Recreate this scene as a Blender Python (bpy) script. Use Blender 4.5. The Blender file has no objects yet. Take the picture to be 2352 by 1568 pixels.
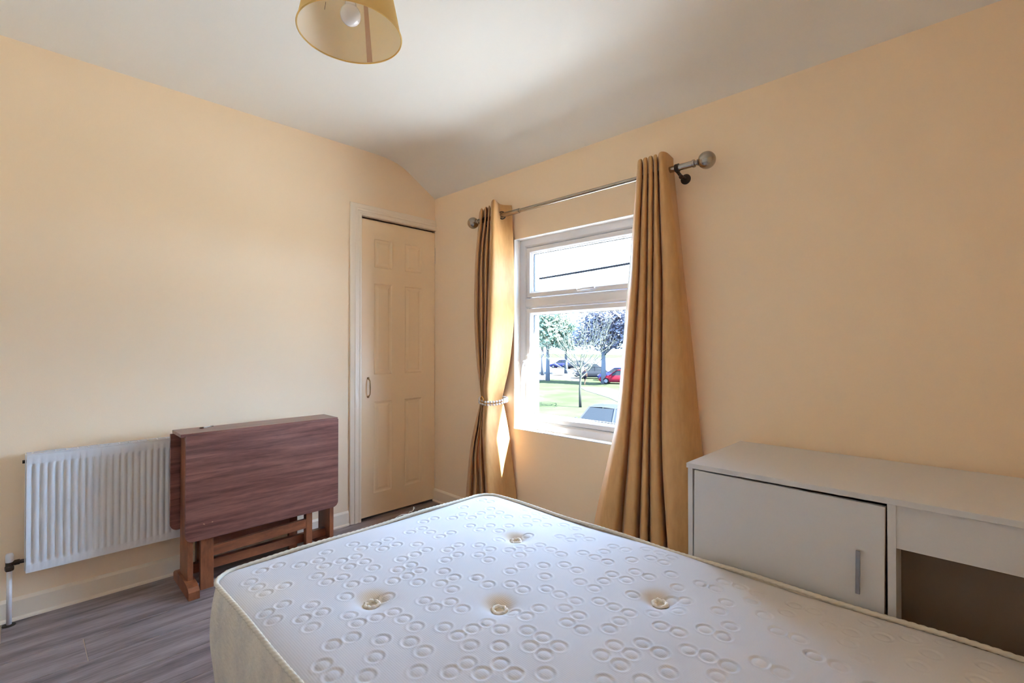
import bpy, bmesh, math, random
import numpy as np
from mathutils import Vector, Matrix

scene = bpy.context.scene
COL = scene.collection
random.seed(7)
rad = math.radians

# ------------------------------------------------------------------ camera
CAM = Vector((-2.1851, -2.9411, 1.16))
YAW, PITCH, FPX = rad(44.25), rad(0.5), 1103.2
cd = bpy.data.cameras.new('camera')
cam = bpy.data.objects.new('camera', cd)
COL.objects.link(cam)
cd.sensor_width = 36.0
cd.lens = 36.0 * FPX / 2352.0
cd.clip_start, cd.clip_end = 0.02, 400
cam.location = CAM
cam.rotation_euler = (rad(90) + PITCH, 0, YAW - rad(90))
scene.camera = cam

# ------------------------------------------------------------------ sky, sun, exposure
SKY_STRENGTH = 33.0
world = bpy.data.worlds.new('sky'); scene.world = world
world.use_nodes = True
wn = world.node_tree.nodes; wl = world.node_tree.links
bg = wn['Background']
bg.inputs['Color'].default_value = (0.42, 0.64, 1.02, 1)
bg.inputs['Strength'].default_value = SKY_STRENGTH
SUN_AZ, SUN_EL = rad(-74), rad(46)
sun_dir = Vector((math.cos(SUN_AZ) * math.cos(SUN_EL), math.sin(SUN_AZ) * math.cos(SUN_EL), math.sin(SUN_EL)))
sl = bpy.data.lights.new('sun', 'SUN'); sl.energy = 230.0; sl.angle = rad(0.6); sl.color = (1.0, 0.965, 0.92)
so = bpy.data.objects.new('sun', sl); COL.objects.link(so)
so.rotation_euler = sun_dir.to_track_quat('Z', 'Y').to_euler()
so.location = (6, -10, 14)
scene.view_settings.view_transform = 'Standard'
scene.view_settings.look = 'None'
scene.view_settings.gamma = 1.0
scene.view_settings.use_curve_mapping = False
scene.view_settings.exposure = 0.2
scene.cycles.use_denoising = True
scene.cycles.max_bounces = 14
scene.cycles.diffuse_bounces = 10
scene.cycles.sample_clamp_indirect = 8.0

# ------------------------------------------------------------------ helpers
def lin(r, g, b):
    f = lambda c: (c / 255 / 12.92) if c <= 10 else ((c / 255 + 0.055) / 1.055) ** 2.4
    return (f(r), f(g), f(b), 1.0)

def mat(name, col, rough=0.6, metal=0.0, bump=None, var=None, sheen=0.0, coat=0.0, spec=0.5, transl=None):
    """col linear rgba; bump=(scale,strength,dist); var=(scale,stretch xyz,col2,contrast)"""
    m = bpy.data.materials.new(name); m.use_nodes = True
    nt = m.node_tree; n = nt.nodes; l = nt.links
    b = n['Principled BSDF']
    b.inputs['Base Color'].default_value = col
    b.inputs['Roughness'].default_value = rough
    b.inputs['Metallic'].default_value = metal
    b.inputs['Specular IOR Level'].default_value = spec
    if sheen: 
        b.inputs['Sheen Weight'].default_value = sheen
        b.inputs['Sheen Roughness'].default_value = 0.4
    if coat: b.inputs['Coat Weight'].default_value = coat
    tc = n.new('ShaderNodeTexCoord')
    if var:
        sc, st, c2, lo, hi = var
        mp = n.new('ShaderNodeMapping'); mp.inputs['Scale'].default_value = st
        l.new(tc.outputs['Object'], mp.inputs['Vector'])
        no = n.new('ShaderNodeTexNoise'); no.inputs['Scale'].default_value = sc; no.inputs['Detail'].default_value = 6
        l.new(mp.outputs['Vector'], no.inputs['Vector'])
        rp = n.new('ShaderNodeValToRGB')
        rp.color_ramp.elements[0].position = lo; rp.color_ramp.elements[0].color = col
        rp.color_ramp.elements[1].position = hi; rp.color_ramp.elements[1].color = c2
        l.new(no.outputs['Fac'], rp.inputs['Fac'])
        l.new(rp.outputs['Color'], b.inputs['Base Color'])
    if bump:
        sc, stg, dist = bump
        no2 = n.new('ShaderNodeTexNoise'); no2.inputs['Scale'].default_value = sc; no2.inputs['Detail'].default_value = 4
        l.new(tc.outputs['Object'], no2.inputs['Vector'])
        bp = n.new('ShaderNodeBump'); bp.inputs['Strength'].default_value = stg; bp.inputs['Distance'].default_value = dist
        l.new(no2.outputs['Fac'], bp.inputs['Height']); l.new(bp.outputs['Normal'], b.inputs['Normal'])
    if transl:
        out = n['Material Output']
        tr = n.new('ShaderNodeBsdfTranslucent'); tr.inputs['Color'].default_value = transl[1]
        mx = n.new('ShaderNodeMixShader'); mx.inputs['Fac'].default_value = transl[0]
        l.new(b.outputs[0], mx.inputs[1]); l.new(tr.outputs[0], mx.inputs[2]); l.new(mx.outputs[0], out.inputs['Surface'])
    return m

def mesh_obj(name, verts, faces, m=None, parent=None, smooth=False, kind=None):
    me = bpy.data.meshes.new(name)
    me.from_pydata([tuple(v) for v in verts], [], faces)
    me.update()
    if m: me.materials.append(m)
    if smooth:
        me.polygons.foreach_set('use_smooth', [True] * len(me.polygons))
    o = bpy.data.objects.new(name, me); COL.objects.link(o)
    if parent: o.parent = parent
    if kind: o['kind'] = kind
    return o

class MB:
    def __init__(s): s.v = []; s.f = []
    def add(s, vs, fs):
        k = len(s.v); s.v += [tuple(v) for v in vs]; s.f += [tuple(i + k for i in f) for f in fs]; return s
    def box(s, x0, x1, y0, y1, z0, z1):
        vs = [(x, y, z) for z in (z0, z1) for y in (y0, y1) for x in (x0, x1)]
        return s.add(vs, [(0, 2, 3, 1), (4, 5, 7, 6), (0, 1, 5, 4), (2, 6, 7, 3), (0, 4, 6, 2), (1, 3, 7, 5)])
    def prism(s, poly, axis, a0, a1):
        """poly: list of 2D points; axis 'x','y','z' extrusion"""
        n = len(poly)
        def P(p, a):
            return {'x': (a, p[0], p[1]), 'y': (p[0], a, p[1]), 'z': (p[0], p[1], a)}[axis]
        vs = [P(p, a0) for p in poly] + [P(p, a1) for p in poly]
        fs = [tuple(range(n))[::-1], tuple(range(n, 2 * n))] + [(i, (i + 1) % n, (i + 1) % n + n, i + n) for i in range(n)]
        return s.add(vs, fs)
    def tube(s, pts, r, seg=12, closed=False, cap=True):
        pts = [Vector(p) for p in pts]; n = len(pts); rs = r if hasattr(r, '__len__') else [r] * n
        k = len(s.v); prev = None
        for i, p in enumerate(pts):
            if closed: t = pts[(i + 1) % n] - pts[i - 1]
            else: t = pts[min(i + 1, n - 1)] - pts[max(i - 1, 0)]
            t.normalize()
            if prev is None:
                u = t.orthogonal().normalized()
            else:
                u = (prev - t * prev.dot(t)).normalized()
            prev = u; w = t.cross(u)
            for j in range(seg):
                a = 2 * math.pi * j / seg
                s.v.append(tuple(p + (u * math.cos(a) + w * math.sin(a)) * rs[i]))
        m_ = n if closed else n - 1
        for i in range(m_):
            for j in range(seg):
                a = k + i * seg + j; b = k + i * seg + (j + 1) % seg
                c = k + ((i + 1) % n) * seg + (j + 1) % seg; d = k + ((i + 1) % n) * seg + j
                s.f.append((a, b, c, d))
        if cap and not closed:
            s.f.append(tuple(k + j for j in range(seg))[::-1]); s.f.append(tuple(k + (n - 1) * seg + j for j in range(seg)))
        return s
    def lathe(s, prof, origin, axis=(0, 0, 1), seg=32):
        """prof: list of (r, h) along axis"""
        ax = Vector(axis).normalized(); u = ax.orthogonal().normalized(); w = ax.cross(u); o = Vector(origin)
        k = len(s.v)
        for r, h in prof:
            for j in range(seg):
                a = 2 * math.pi * j / seg
                s.v.append(tuple(o + ax * h + (u * math.cos(a) + w * math.sin(a)) * max(r, 1e-5)))
        for i in range(len(prof) - 1):
            for j in range(seg):
                s.f.append((k + i * seg + j, k + i * seg + (j + 1) % seg, k + (i + 1) * seg + (j + 1) % seg, k + (i + 1) * seg + j))
        return s
    def sphere(s, c, r, seg=20, rings=12, sc=(1, 1, 1)):
        k = len(s.v)
        for i in range(rings + 1):
            th = math.pi * i / rings
            for j in range(seg):
                a = 2 * math.pi * j / seg
                s.v.append((c[0] + r * sc[0] * math.sin(th) * math.cos(a), c[1] + r * sc[1] * math.sin(th) * math.sin(a), c[2] + r * sc[2] * math.cos(th)))
        for i in range(rings):
            for j in range(seg):
                s.f.append((k + i * seg + j, k + (i + 1) * seg + j, k + (i + 1) * seg + (j + 1) % seg, k + i * seg + (j + 1) % seg))
        return s
    def build(s, name, m=None, parent=None, smooth=False, kind=None, bevel=0.0, bseg=2, autosmooth=None):
        me = bpy.data.meshes.new(name); me.from_pydata(s.v, [], s.f); me.update()
        bm = bmesh.new(); bm.from_mesh(me)
        bmesh.ops.remove_doubles(bm, verts=bm.verts, dist=1e-6)
        bmesh.ops.recalc_face_normals(bm, faces=bm.faces)
        if bevel:
            es = [e for e in bm.edges if len(e.link_faces) == 2 and e.calc_face_angle(0) > 0.6]
            bmesh.ops.bevel(bm, geom=es, offset=bevel, segments=bseg, affect='EDGES', profile=0.5, clamp_overlap=True)
        bm.to_mesh(me); bm.free()
        if smooth:
            me.polygons.foreach_set('use_smooth', [True] * len(me.polygons))
        if autosmooth:
            me.polygons.foreach_set('use_smooth', [True] * len(me.polygons))
            try: me.set_sharp_from_angle(angle=rad(autosmooth))
            except Exception: pass
        if m: me.materials.append(m)
        o = bpy.data.objects.new(name, me); COL.objects.link(o)
        if parent: o.parent = parent
        if kind: o['kind'] = kind
        return o

def tag(o, label, cat, group=None, kind=None):
    o['label'] = label; o['category'] = cat
    if group: o['group'] = group
    if kind: o['kind'] = kind
    return o

def thing(name, loc, label, cat, group=None):
    """Empty at the thing's base; children are built in world coordinates and re-based"""
    o = bpy.data.objects.new(name, None); COL.objects.link(o); o.location = loc
    o.empty_display_size = 0.1
    tag(o, label, cat, group)
    return o

def adopt(root, *objs):
    M = Matrix.Translation(Vector(root.location)).inverted()
    for o in objs:
        o.parent = root
        if o.type == 'MESH': o.data.transform(M)

def adopt_all(root):
    """children parented in build() carry world-space meshes: move them under the root's origin"""
    M = Matrix.Translation(-Vector(root.location))
    for o in list(bpy.data.objects):
        if o.type == 'MESH' and (o.parent == root or (o.parent and o.parent.parent == root)):
            o.data.transform(M)

def ring_x(y0, y1, z0, z1, prof):
    """rectangular frame in a plane of constant x; prof: (inset, x) steps"""
    m = MB(); k = 0
    for ins, x in prof:
        m.v += [(x, y0 - ins, z0 + ins), (x, y1 + ins, z0 + ins), (x, y1 + ins, z1 - ins), (x, y0 - ins, z1 - ins)]
    for i in range(len(prof) - 1):
        for j in range(4):
            a = i * 4 + j; b = i * 4 + (j + 1) % 4
            m.f.append((a, b, b + 4, a + 4))
    return m

# pixel of the 2352 x 1568 frame -> point on a plane x = X (used to lay out cloth folds)
fwd = Vector((math.cos(YAW) * math.cos(PITCH), math.sin(YAW) * math.cos(PITCH), math.sin(PITCH)))
rgt = Vector((math.sin(YAW), -math.cos(YAW), 0))
upv = rgt.cross(fwd)
def on_x(u, v, X):
    r = fwd + rgt * ((u - 1176) / FPX) - upv * ((v - 784) / FPX)
    return CAM + r * ((X - CAM.x) / r.x)
def on_z(u, v, Z):
    r = fwd + rgt * ((u - 1176) / FPX) - upv * ((v - 784) / FPX)
    return CAM + r * ((Z - CAM.z) / r.z)

# ------------------------------------------------------------------ materials
def paint(name, rgb, rough=0.75, b=0.12, spec=0.3):
    return mat(name, lin(*rgb), rough, bump=(220, b, 0.002), spec=spec)
M_wall = paint('cream_wall_paint', (243, 218, 184))
M_wall2 = paint('bounce_wall_white', (247, 244, 238))  # for the unseen wall, whitened to bounce more light into the room
M_ceil = paint('white_ceiling_paint', (236, 232, 222))
M_trim = mat('cream_gloss_paint', lin(240, 224, 200), 0.32, spec=0.45)
M_door = mat('cream_door_paint', lin(238, 210, 170), 0.3, spec=0.45)
M_upvc = mat('white_plastic_frame', lin(236, 236, 238), 0.35)
M_rad = mat('white_radiator_enamel', lin(232, 232, 232), 0.4)
M_dark = mat('dark_gap', lin(20, 17, 15), 0.8)
M_rubber = mat('black_rubber', lin(25, 25, 27), 0.6)
M_chrome = mat('brushed_nickel', lin(160, 150, 138), 0.22, 1.0)
M_brass = mat('aged_brass', lin(170, 140, 100), 0.35, 1.0)
M_bronze = mat('dark_bronze', lin(62, 50, 40), 0.4, 0.8)
M_desk = mat('white_laminate', lin(214, 213, 212), 0.45)
M_deskedge = mat('white_edge_band', lin(222, 221, 220), 0.4)
M_alu = mat('satin_aluminium', lin(150, 155, 163), 0.35, 0.9)
M_curtain = mat('gold_curtain_cloth', lin(208, 158, 98), 0.62, sheen=0.25, bump=(900, 0.35, 0.001),
                var=(60, (1, 1, 0.25), lin(196, 146, 87), 0.35, 0.7), transl=(0.12, lin(215, 160, 80)))
M_lining = mat('white_curtain_lining', lin(232, 228, 220), 0.8, transl=(0.4, lin(235, 230, 220)))
M_shade = mat('gold_lampshade_cloth', lin(222, 190, 122), 0.7, bump=(600, 0.2, 0.001), transl=(0.45, lin(232, 204, 140)))
M_shadein = mat('pale_shade_lining', lin(240, 234, 220), 0.8, transl=(0.35, lin(245, 238, 222)))
M_seam = mat('shade_seam_tape', lin(205, 170, 142), 0.8)
M_bulb = mat('frosted_bulb', lin(235, 232, 230), 0.15)
M_tuft = mat('cream_wool_tuft', lin(236, 228, 214), 0.95)
M_piping = mat('grey_cream_piping', lin(212, 202, 182), 0.85, bump=(700, 0.4, 0.001))
M_border = mat('mattress_border_cloth', lin(226, 214, 192), 0.9, bump=(60, 0.5, 0.006),
               var=(14, (1, 1, 0.6), lin(208, 198, 182), 0.42, 0.66))
M_base = mat('bed_base_cloth', lin(120, 110, 100), 0.9)

def wood(name, c1, c2, scale, stretch, rough, coat=0.0, lo=0.35, hi=0.68):
    m = mat(name, lin(*c1), rough, coat=coat)
    nt = m.node_tree; n = nt.nodes; l = nt.links; b = n['Principled BSDF']
    tc = n.new('ShaderNodeTexCoord'); oi = n.new('ShaderNodeObjectInfo')
    mp = n.new('ShaderNodeMapping'); mp.inputs['Scale'].default_value = stretch
    l.new(tc.outputs['Object'], mp.inputs['Vector'])
    cb = n.new('ShaderNodeCombineXYZ')
    mm = n.new('ShaderNodeMath'); mm.operation = 'MULTIPLY'; mm.inputs[1].default_value = 37.0
    l.new(oi.outputs['Random'], mm.inputs[0])
    for k in range(3): l.new(mm.outputs[0], cb.inputs[k])
    va = n.new('ShaderNodeVectorMath'); va.operation = 'ADD'
    l.new(mp.outputs[0], va.inputs[0]); l.new(cb.outputs[0], va.inputs[1])
    n1 = n.new('ShaderNodeTexNoise'); n1.inputs['Scale'].default_value = scale; n1.inputs['Detail'].default_value = 8; n1.inputs['Distortion'].default_value = 0.6
    n2 = n.new('ShaderNodeTexNoise'); n2.inputs['Scale'].default_value = scale * 9; n2.inputs['Detail'].default_value = 4
    l.new(va.outputs[0], n1.inputs['Vector']); l.new(va.outputs[0], n2.inputs['Vector'])
    mx = n.new('ShaderNodeMath'); mx.operation = 'MULTIPLY_ADD'; mx.inputs[1].default_value = 0.25
    l.new(n2.outputs['Fac'], mx.inputs[0])
    m2 = n.new('ShaderNodeMath'); m2.operation = 'MULTIPLY'; m2.inputs[1].default_value = 0.75
    l.new(n1.outputs['Fac'], m2.inputs[0]); l.new(m2.outputs[0], mx.inputs[2])
    rp = n.new('ShaderNodeValToRGB')
    rp.color_ramp.elements[0].position = lo; rp.color_ramp.elements[0].color = lin(*c1)
    rp.color_ramp.elements[1].position = hi; rp.color_ramp.elements[1].color = lin(*c2)
    l.new(mx.outputs[0], rp.inputs['Fac']); l.new(rp.outputs['Color'], b.inputs['Base Color'])
    bp = n.new('ShaderNodeBump'); bp.inputs['Strength'].default_value = 0.08; bp.inputs['Distance'].default_value = 0.002
    l.new(mx.outputs[0], bp.inputs['Height']); l.new(bp.outputs[0], b.inputs['Normal'])
    return m
M_floor = wood('grey_laminate_planks', (92, 78, 76), (164, 148, 144), 2.2, (1.0, 9.0, 9.0), 0.42)
M_flooredge = mat('pale_plank_edge', lin(190, 168, 146), 0.6)
M_table = wood('mahogany_laminate', (88, 48, 42), (146, 98, 84), 3.4, (0.9, 9.0, 15.0), 0.3, 0.15)
M_tablewood = wood('stained_table_wood', (110, 60, 36), (158, 95, 60), 3.0, (6.0, 6.0, 1.5), 0.4)
M_railwood = wood('stained_rail_wood', (110, 60, 36), (158, 94, 60), 3.0, (1.5, 6.0, 6.0), 0.4)

def glass_mat():
    m = bpy.data.materials.new('window_glass'); m.use_nodes = True
    n = m.node_tree.nodes; l = m.node_tree.links
    n.remove(n['Principled BSDF']); out = n['Material Output']
    t = n.new('ShaderNodeBsdfTransparent'); t.inputs['Color'].default_value = (0.96, 0.98, 0.97, 1)
    g = n.new('ShaderNodeBsdfGlossy'); g.inputs['Roughness'].default_value = 0.02
    f = n.new('ShaderNodeLayerWeight'); f.inputs['Blend'].default_value = 0.5      # facing term: the same for both faces of the pane
    pw_ = n.new('ShaderNodeMath'); pw_.operation = 'POWER'; pw_.inputs[1].default_value = 5.0
    ma = n.new('ShaderNodeMath'); ma.operation = 'MULTIPLY_ADD'; ma.inputs[1].default_value = 0.9; ma.inputs[2].default_value = 0.03
    l.new(f.outputs['Facing'], pw_.inputs[0]); l.new(pw_.outputs[0], ma.inputs[0])
    mx = n.new('ShaderNodeMixShader'); l.new(ma.outputs[0], mx.inputs[0]); l.new(t.outputs[0], mx.inputs[1]); l.new(g.outputs[0], mx.inputs[2])
    l.new(mx.outputs[0], out.inputs[0])
    return m
M_glass = glass_mat()

# ------------------------------------------------------------------ room shell
XL, YB, ZC = -2.50, -3.30, 2.465     # left wall, back wall, ceiling height
WY0, WY1, WZ0, WZ1 = -0.83, -1.82, 0.637, 1.832   # window opening
WT = 0.125                             # window wall thickness
# floor: one slab with separate planks on top
floor = MB().box(XL - .15, WT, YB - .15, 0.75, -0.08, -0.0022).build('floor', M_flooredge, kind='structure')
pw = 0.191
y = -0.39 + pw * 5
rowi = 0
starts = {0: -2.0, 1: -1.40}
while y > YB:
    y0, y1 = max(y - pw, YB), y
    if y1 > 0.70: y1 = 0.70
    rowi_off = round((-0.39 - y) / pw)
    off = -2.0 if rowi_off == 0 else -1.12 + ((rowi_off * 0.37) % 0.22)
    x = off - 1.25 * 3
    while x < WT:
        a, b_ = max(x, XL), min(x + 1.25, 0.0)
        if b_ - a > 0.02:
            e = 0.0014
            MB().box(a + e, b_ - e, y0 + e * 1.3, y1 - e * 1.3, -0.012, 0.0).build('plank', M_floor, floor, bevel=0.0012, bseg=1)
        x += 1.25
    y -= pw

DX0, DX1, DZ = -0.607, -0.0, 2.02     # closet door opening in the left-hand wall
w = MB()
w.box(XL - .15, DX0, 0, 0.12, -0.012, ZC + .1)
w.box(DX0, 0.0, 0, 0.12, DZ, ZC + .1)
w.build('wall_left', M_wall, kind='structure')
w = MB()   # window wall, with the opening left free
w.box(0, WT, WY0, 0.9, -0.012, ZC + .2)
w.box(0, WT, YB - .15, WY1, -0.012, ZC + .2)
w.box(0, WT, WY1, WY0, -0.012, WZ0)
w.box(0, WT, WY1, WY0, WZ1, ZC + .2)
w.build('wall_right', M_wall, kind='structure')
MB().box(XL - .15, XL, YB, 0, -0.012, ZC + .1).build('wall_back', M_wall2, kind='structure')
MB().box(XL - .15, 0.0, YB - .15, YB, -0.012, ZC + .1).build('wall_front', M_wall, kind='structure')
# closet behind the door
w = MB()
w.box(DX0 - .05, 0, 0.62, 0.70, -0.012, 2.3); w.box(DX0 - .1, DX0 - .05, 0.12, 0.70, -0.012, 2.3); w.box(DX0 - .1, 0, 0.12, 0.70, 2.3, 2.35)
w.build('wall_closet', M_wall, kind='structure')
# reveal lining of the window (white painted), with sill board
w = MB()
w.box(0.0005, 0.055, WY0 - 0.003, WY0, WZ0, WZ1)
w.box(0.0005, 0.055, WY1, WY1 + .003, WZ0, WZ1)
w.box(0.0005, 0.055, WY1, WY0, WZ1 - .003, WZ1)
w.build('trim_1', mat('white_reveal_paint', lin(238, 234, 228), 0.5), kind='structure')
MB().box(-0.004, 0.056, WY1 + .001, WY0 - .001, WZ0 - .002, WZ0 + .004).build('trim_2', mat('white_sill_paint', lin(242, 240, 236), 0.4), kind='structure', bevel=0.0015)

# ceiling with the curved cove that drops to the window wall
prof = [(XL - .15, ZC)]
xs = [(-0.62, ZC), (-0.50, 2.4645), (-0.43, 2.461), (-0.38, 2.455), (-0.33, 2.4455), (-0.285, 2.431), (-0.245, 2.4115), (-0.21, 2.3905), (-0.153, 2.356), (0.0, 2.2635)]
prof += xs
prof += [(0.06, 2.2635 - .036), (0.12, ZC + .25), (XL - .15, ZC + .25)]
cm = MB(); n = len(prof)
cm.prism(prof, 'y', YB - .15, 0.0)
ceil = cm.build('ceiling', M_ceil, kind='structure', autosmooth=25)

# skirting boards with a quadrant bead at the floor
def skirt_profile(): return [(0, 0), (.022, 0), (.0215, .007), (.017, .012), (.013, .0135), (.013, .080), (.008, .088), (.003, .092), (0, .092)]
sp = skirt_profile()
m = MB().prism([(-a, b) for a, b in sp], 'x', XL, -0.690)   # (y,z) profile
m.build('baseboard_left', M_trim, kind='structure', autosmooth=30)
m = MB().prism([(-a, b) for a, b in sp], 'y', YB, -0.002)   # (x,z) profile
m.build('baseboard_right', M_trim, kind='structure', autosmooth=30)
m = MB().prism([(XL + a, b) for a, b in sp], 'y', YB, -0.025); m.build('baseboard_back', M_trim, kind='structure')

# ------------------------------------------------------------------ closet door and its frame
arch = MB()
ap = [(0, 0), (0, -.010), (.004, -.014), (.028, -.018), (.034, -.0225), (.046, -.0225), (.050, -.019), (.060, -.019), (.066, -.023), (.074, -.023), (.078, -.019), (.078, 0)]
# left upright then head, mitred at the corner; insets measured inwards from the outer edge x=-.685, z=2.100
ox, oz = -0.685, 2.100
k = 0
for ins, dy in ap:
    arch.v += [(ox + ins, dy, 0.0), (ox + ins, dy, oz - ins), (0.0, dy, oz - ins)]
for i in range(len(ap) - 1):
    a = i * 3
    arch.f += [(a, a + 1, a + 4, a + 3), (a + 1, a + 2, a + 5, a + 4)]
arch.f += [tuple(i * 3 for i in range(len(ap)))]
arch.build('trim_3', M_trim, kind='structure')
# jamb lining inside the opening, darker inside the gap
j = MB(); j.box(DX0 - .012, DX0, 0.001, 0.119, 0, DZ + .012); j.box(DX0, -0.001, 0.001, 0.119, DZ, DZ + .012); j.box(DX0, DX0 + .012, 0.03, 0.05, 0, DZ); j.box(DX0, -.001, 0.03, 0.05, DZ - .012, DZ)
j.build('trim_4', M_trim, kind='structure')

door = bpy.data.objects.new('door_1', None); COL.objects.link(door); door.location = (-0.30, 0, 0.014); door['kind'] = 'structure'
dx0, dx1, dz0, dz1, dy = -0.6015, -0.0035, 0.016, 2.006, -0.004
cols = [(-0.508, -0.369), (-0.266, -0.120)]
rows = [(0.165, 0.782), (0.965, 1.582), (1.690, 1.885)]
xc = [dx0, cols[0][0], cols[0][1], cols[1][0], cols[1][1], dx1]
zc = [dz0, rows[0][0], rows[0][1], rows[1][0], rows[1][1], rows[2][0], rows[2][1], dz1]
leaf = MB()
for i in range(5):
    for jz in range(7):
        if i in (1, 3) and jz in (1, 3, 5): continue
        x0, x1, z0, z1 = xc[i], xc[i + 1], zc[jz], zc[jz + 1]
        leaf.add([(x0, dy, z0), (x1, dy, z0), (x1, dy, z1), (x0, dy, z1)], [(0, 1, 2, 3)])
# edges and back
leaf.add([(dx0, dy, dz0), (dx0, dy, dz1), (dx0, dy + .034, dz1), (dx0, dy + .034, dz0), (dx1, dy, dz0), (dx1, dy, dz1), (dx1, dy + .034, dz1), (dx1, dy + .034, dz0)],
         [(0, 1, 2, 3), (4, 7, 6, 5), (1, 5, 6, 2), (0, 3, 7, 4), (3, 2, 6, 7)])
lo = leaf.build('door_leaf', M_door, door)
for (a, b_) in cols:
    for (z0, z1) in rows:
        p = MB(); steps = [(0, 0), (.006, .004), (.013, .0055), (.018, .0055), (.034, .0008), (.036, .0008)]
        for ins, d in steps:
            p.v += [(a + ins, dy + d, z0 + ins), (b_ - ins, dy + d, z0 + ins), (b_ - ins, dy + d, z1 - ins), (a + ins, dy + d, z1 - ins)]
        for s_ in range(len(steps) - 1):
            for q in range(4):
                p.f.append((s_ * 4 + q, s_ * 4 + (q + 1) % 4, s_ * 4 + 4 + (q + 1) % 4, s_ * 4 + 4 + q))
        e = (len(steps) - 1) * 4; p.f.append((e, e + 1, e + 2, e + 3))
        p.build('door_panel', M_door, door)
h = MB()
hp = [(-.551, dy - .002, .941), (-.551, dy - .012, .936), (-.551, dy - .024, .925), (-.551, dy - .027, .905), (-.551, dy - .028, .880), (-.551, dy - .027, .855), (-.551, dy - .024, .835), (-.551, dy - .012, .824), (-.551, dy - .002, .819)]
h.tube(hp, [.004, .0035, .0035, .004, .0048, .004, .0035, .0035, .004], 10)
for z in (.941, .819): h.lathe([(0, -.006), (.007, -.005), (.0085, -.002), (.0085, .0)], (-.551, dy, z), (0, 1, 0), 16)
hd = h.build('door_handle', M_brass, door, smooth=True)
hd['label'] = 'small bowed brass pull handle'
cb = MB().box(-.6065, -.6017, -.003, .012, .893, .945).build('latch', M_bronze, door, bevel=.001)
cb['label'] = 'dark metal latch in the door gap'
for z0, z1 in ((1.775, 1.895), (0.16, 0.29)):
    hg = MB()
    for q in range(5):
        a = z0 + (z1 - z0) * q / 5
        hg.lathe([(0, a + .001), (.0035, a + .002), (.0035, a + (z1 - z0) / 5 - .002), (0, a + (z1 - z0) / 5 - .001)], (-.0035, dy - .004, 0), (0, 0, 1), 10)
    hg.build('hinge', M_trim, door, smooth=False)
adopt_all(door)

# ------------------------------------------------------------------ window
win = bpy.data.objects.new('window_1', None); COL.objects.link(win); win.location = (0.08, (WY0 + WY1) / 2, WZ0); win['kind'] = 'structure'
fy0, fy1, fz0, fz1 = WY0 - .003, WY1 + .003, WZ0 + .004, WZ1 - .003
fr = ring_x(fy0, fy1, fz0, fz1, [(0, .125), (0, .055), (.036, .055), (.040, .057), (.047, .064), (.0495, .080), (.0495, .125), (0, .125)])
fr.build('window_frame', M_upvc, win)
TZ0, TZ1 = 1.396, 1.460
tr = MB()
sec = [(.125, TZ0), (.066, TZ0), (.0565, TZ0 + .010), (.055, TZ0 + .012), (.055, TZ1 - .012), (.0565, TZ1 - .010), (.066, TZ1), (.125, TZ1)]
tr.prism([(a, b_) for a, b_ in sec], 'y', fy1 + .045, fy0 - .045)
tr.build('transom', M_upvc, win)
SY0, SY1 = fy0 - .0525, fy1 + .0525
def sash(z0, z1, name):
    s_ = ring_x(SY0, SY1, z0, z1, [(0, .115), (0, .0605), (.002, .058), (.024, .058), (.027, .060), (.033, .0675), (.036, .069), (.0385, .078), (.0385, .115), (0, .115)])
    o = s_.build(name, M_upvc, win)
    MB().box(.086, .092, SY1 + .03, SY0 - .03, z0 + .03, z1 - .03).build('pane', M_glass, o)
    g = ring_x(SY0 - .0375, SY1 + .0375, z0 + .0375, z1 - .0375, [(0, .084), (.004, .084), (.004, .094), (0, .094)])
    g.build('gasket', M_rubber, o)
    return o
us = sash(TZ1 + .004, fz1 - .0525, 'sash')
ls = sash(fz0 + .0525, TZ0 - .004, 'sash')
g = ring_x(fy0 - .048, fy1 + .048, fz0 + .048, fz1 - .048, [(0, .085), (.012, .085), (.012, .1), (0, .1)])
g.build('gasket', M_rubber, win)
hw = MB()   # casement handle on the left stile
hx, hy, hz = .052, SY0 - .012, 1.062
hw.box(.044, .058, hy - .011, hy + .011, hz - .035, hz + .035)
hw.tube([(.040, hy, hz + .0), (.024, hy + .006, hz - .004), (.018, hy + .014, hz - .03), (.016, hy + .020, hz - .08), (.020, hy + .020, hz - .125)], [.009, .011, .009, .008, .006], 10)
hw.build('window_handle', mat('white_handle', lin(240, 240, 242), 0.3), win, bevel=.002)
hw = MB()
hy, hz = -1.353, 1.480
hw.box(.052, .058, hy - .018, hy + .055, hz - .014, hz - .002)
hw.tube([(.046, hy + .06, hz), (.040, hy + .05, hz), (.036, hy + .0, hz + .003), (.038, hy - .060, hz + .004)], [.008, .0075, .007, .006], 10)
hw.build('window_handle', bpy.data.materials['white_handle'], win, smooth=True)
# outside: lip, cill and reveal of the outer wall
MB().box(.125, .235, WY1 + .036, WY0 - .036, WZ0 - .02, WZ0 + .02).build('outer_sill', mat('outer_sill_stone', lin(200, 200, 200), 0.7), win)
adopt_all(win)
w = MB()
w.box(.125, .20, WY0 - .035, 0.9, -.4, 2.9); w.box(.125, .20, YB - .15, WY1 + .035, -.4, 2.9)
w.box(.125, .20, WY1 + .035, WY0 - .035, -.4, WZ0); w.box(.125, .20, WY1 + .035, WY0 - .035, WZ1 - .01, 2.9)
w.build('wall_outside', mat('grey_render', lin(170, 180, 195), 0.85), kind='structure')
w = MB(); w.box(XL - .2, .20, YB - .2, 0.9, ZC + .25, ZC + .35); w.box(XL - .2, .20, .70, .9, -2.9, ZC + .3); w.box(.05, .20, YB - .2, 0.9, -2.9, -.05)
w.build('wall_roof', mat('roof_cover', lin(120, 115, 110), 0.9), kind='structure')

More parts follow.
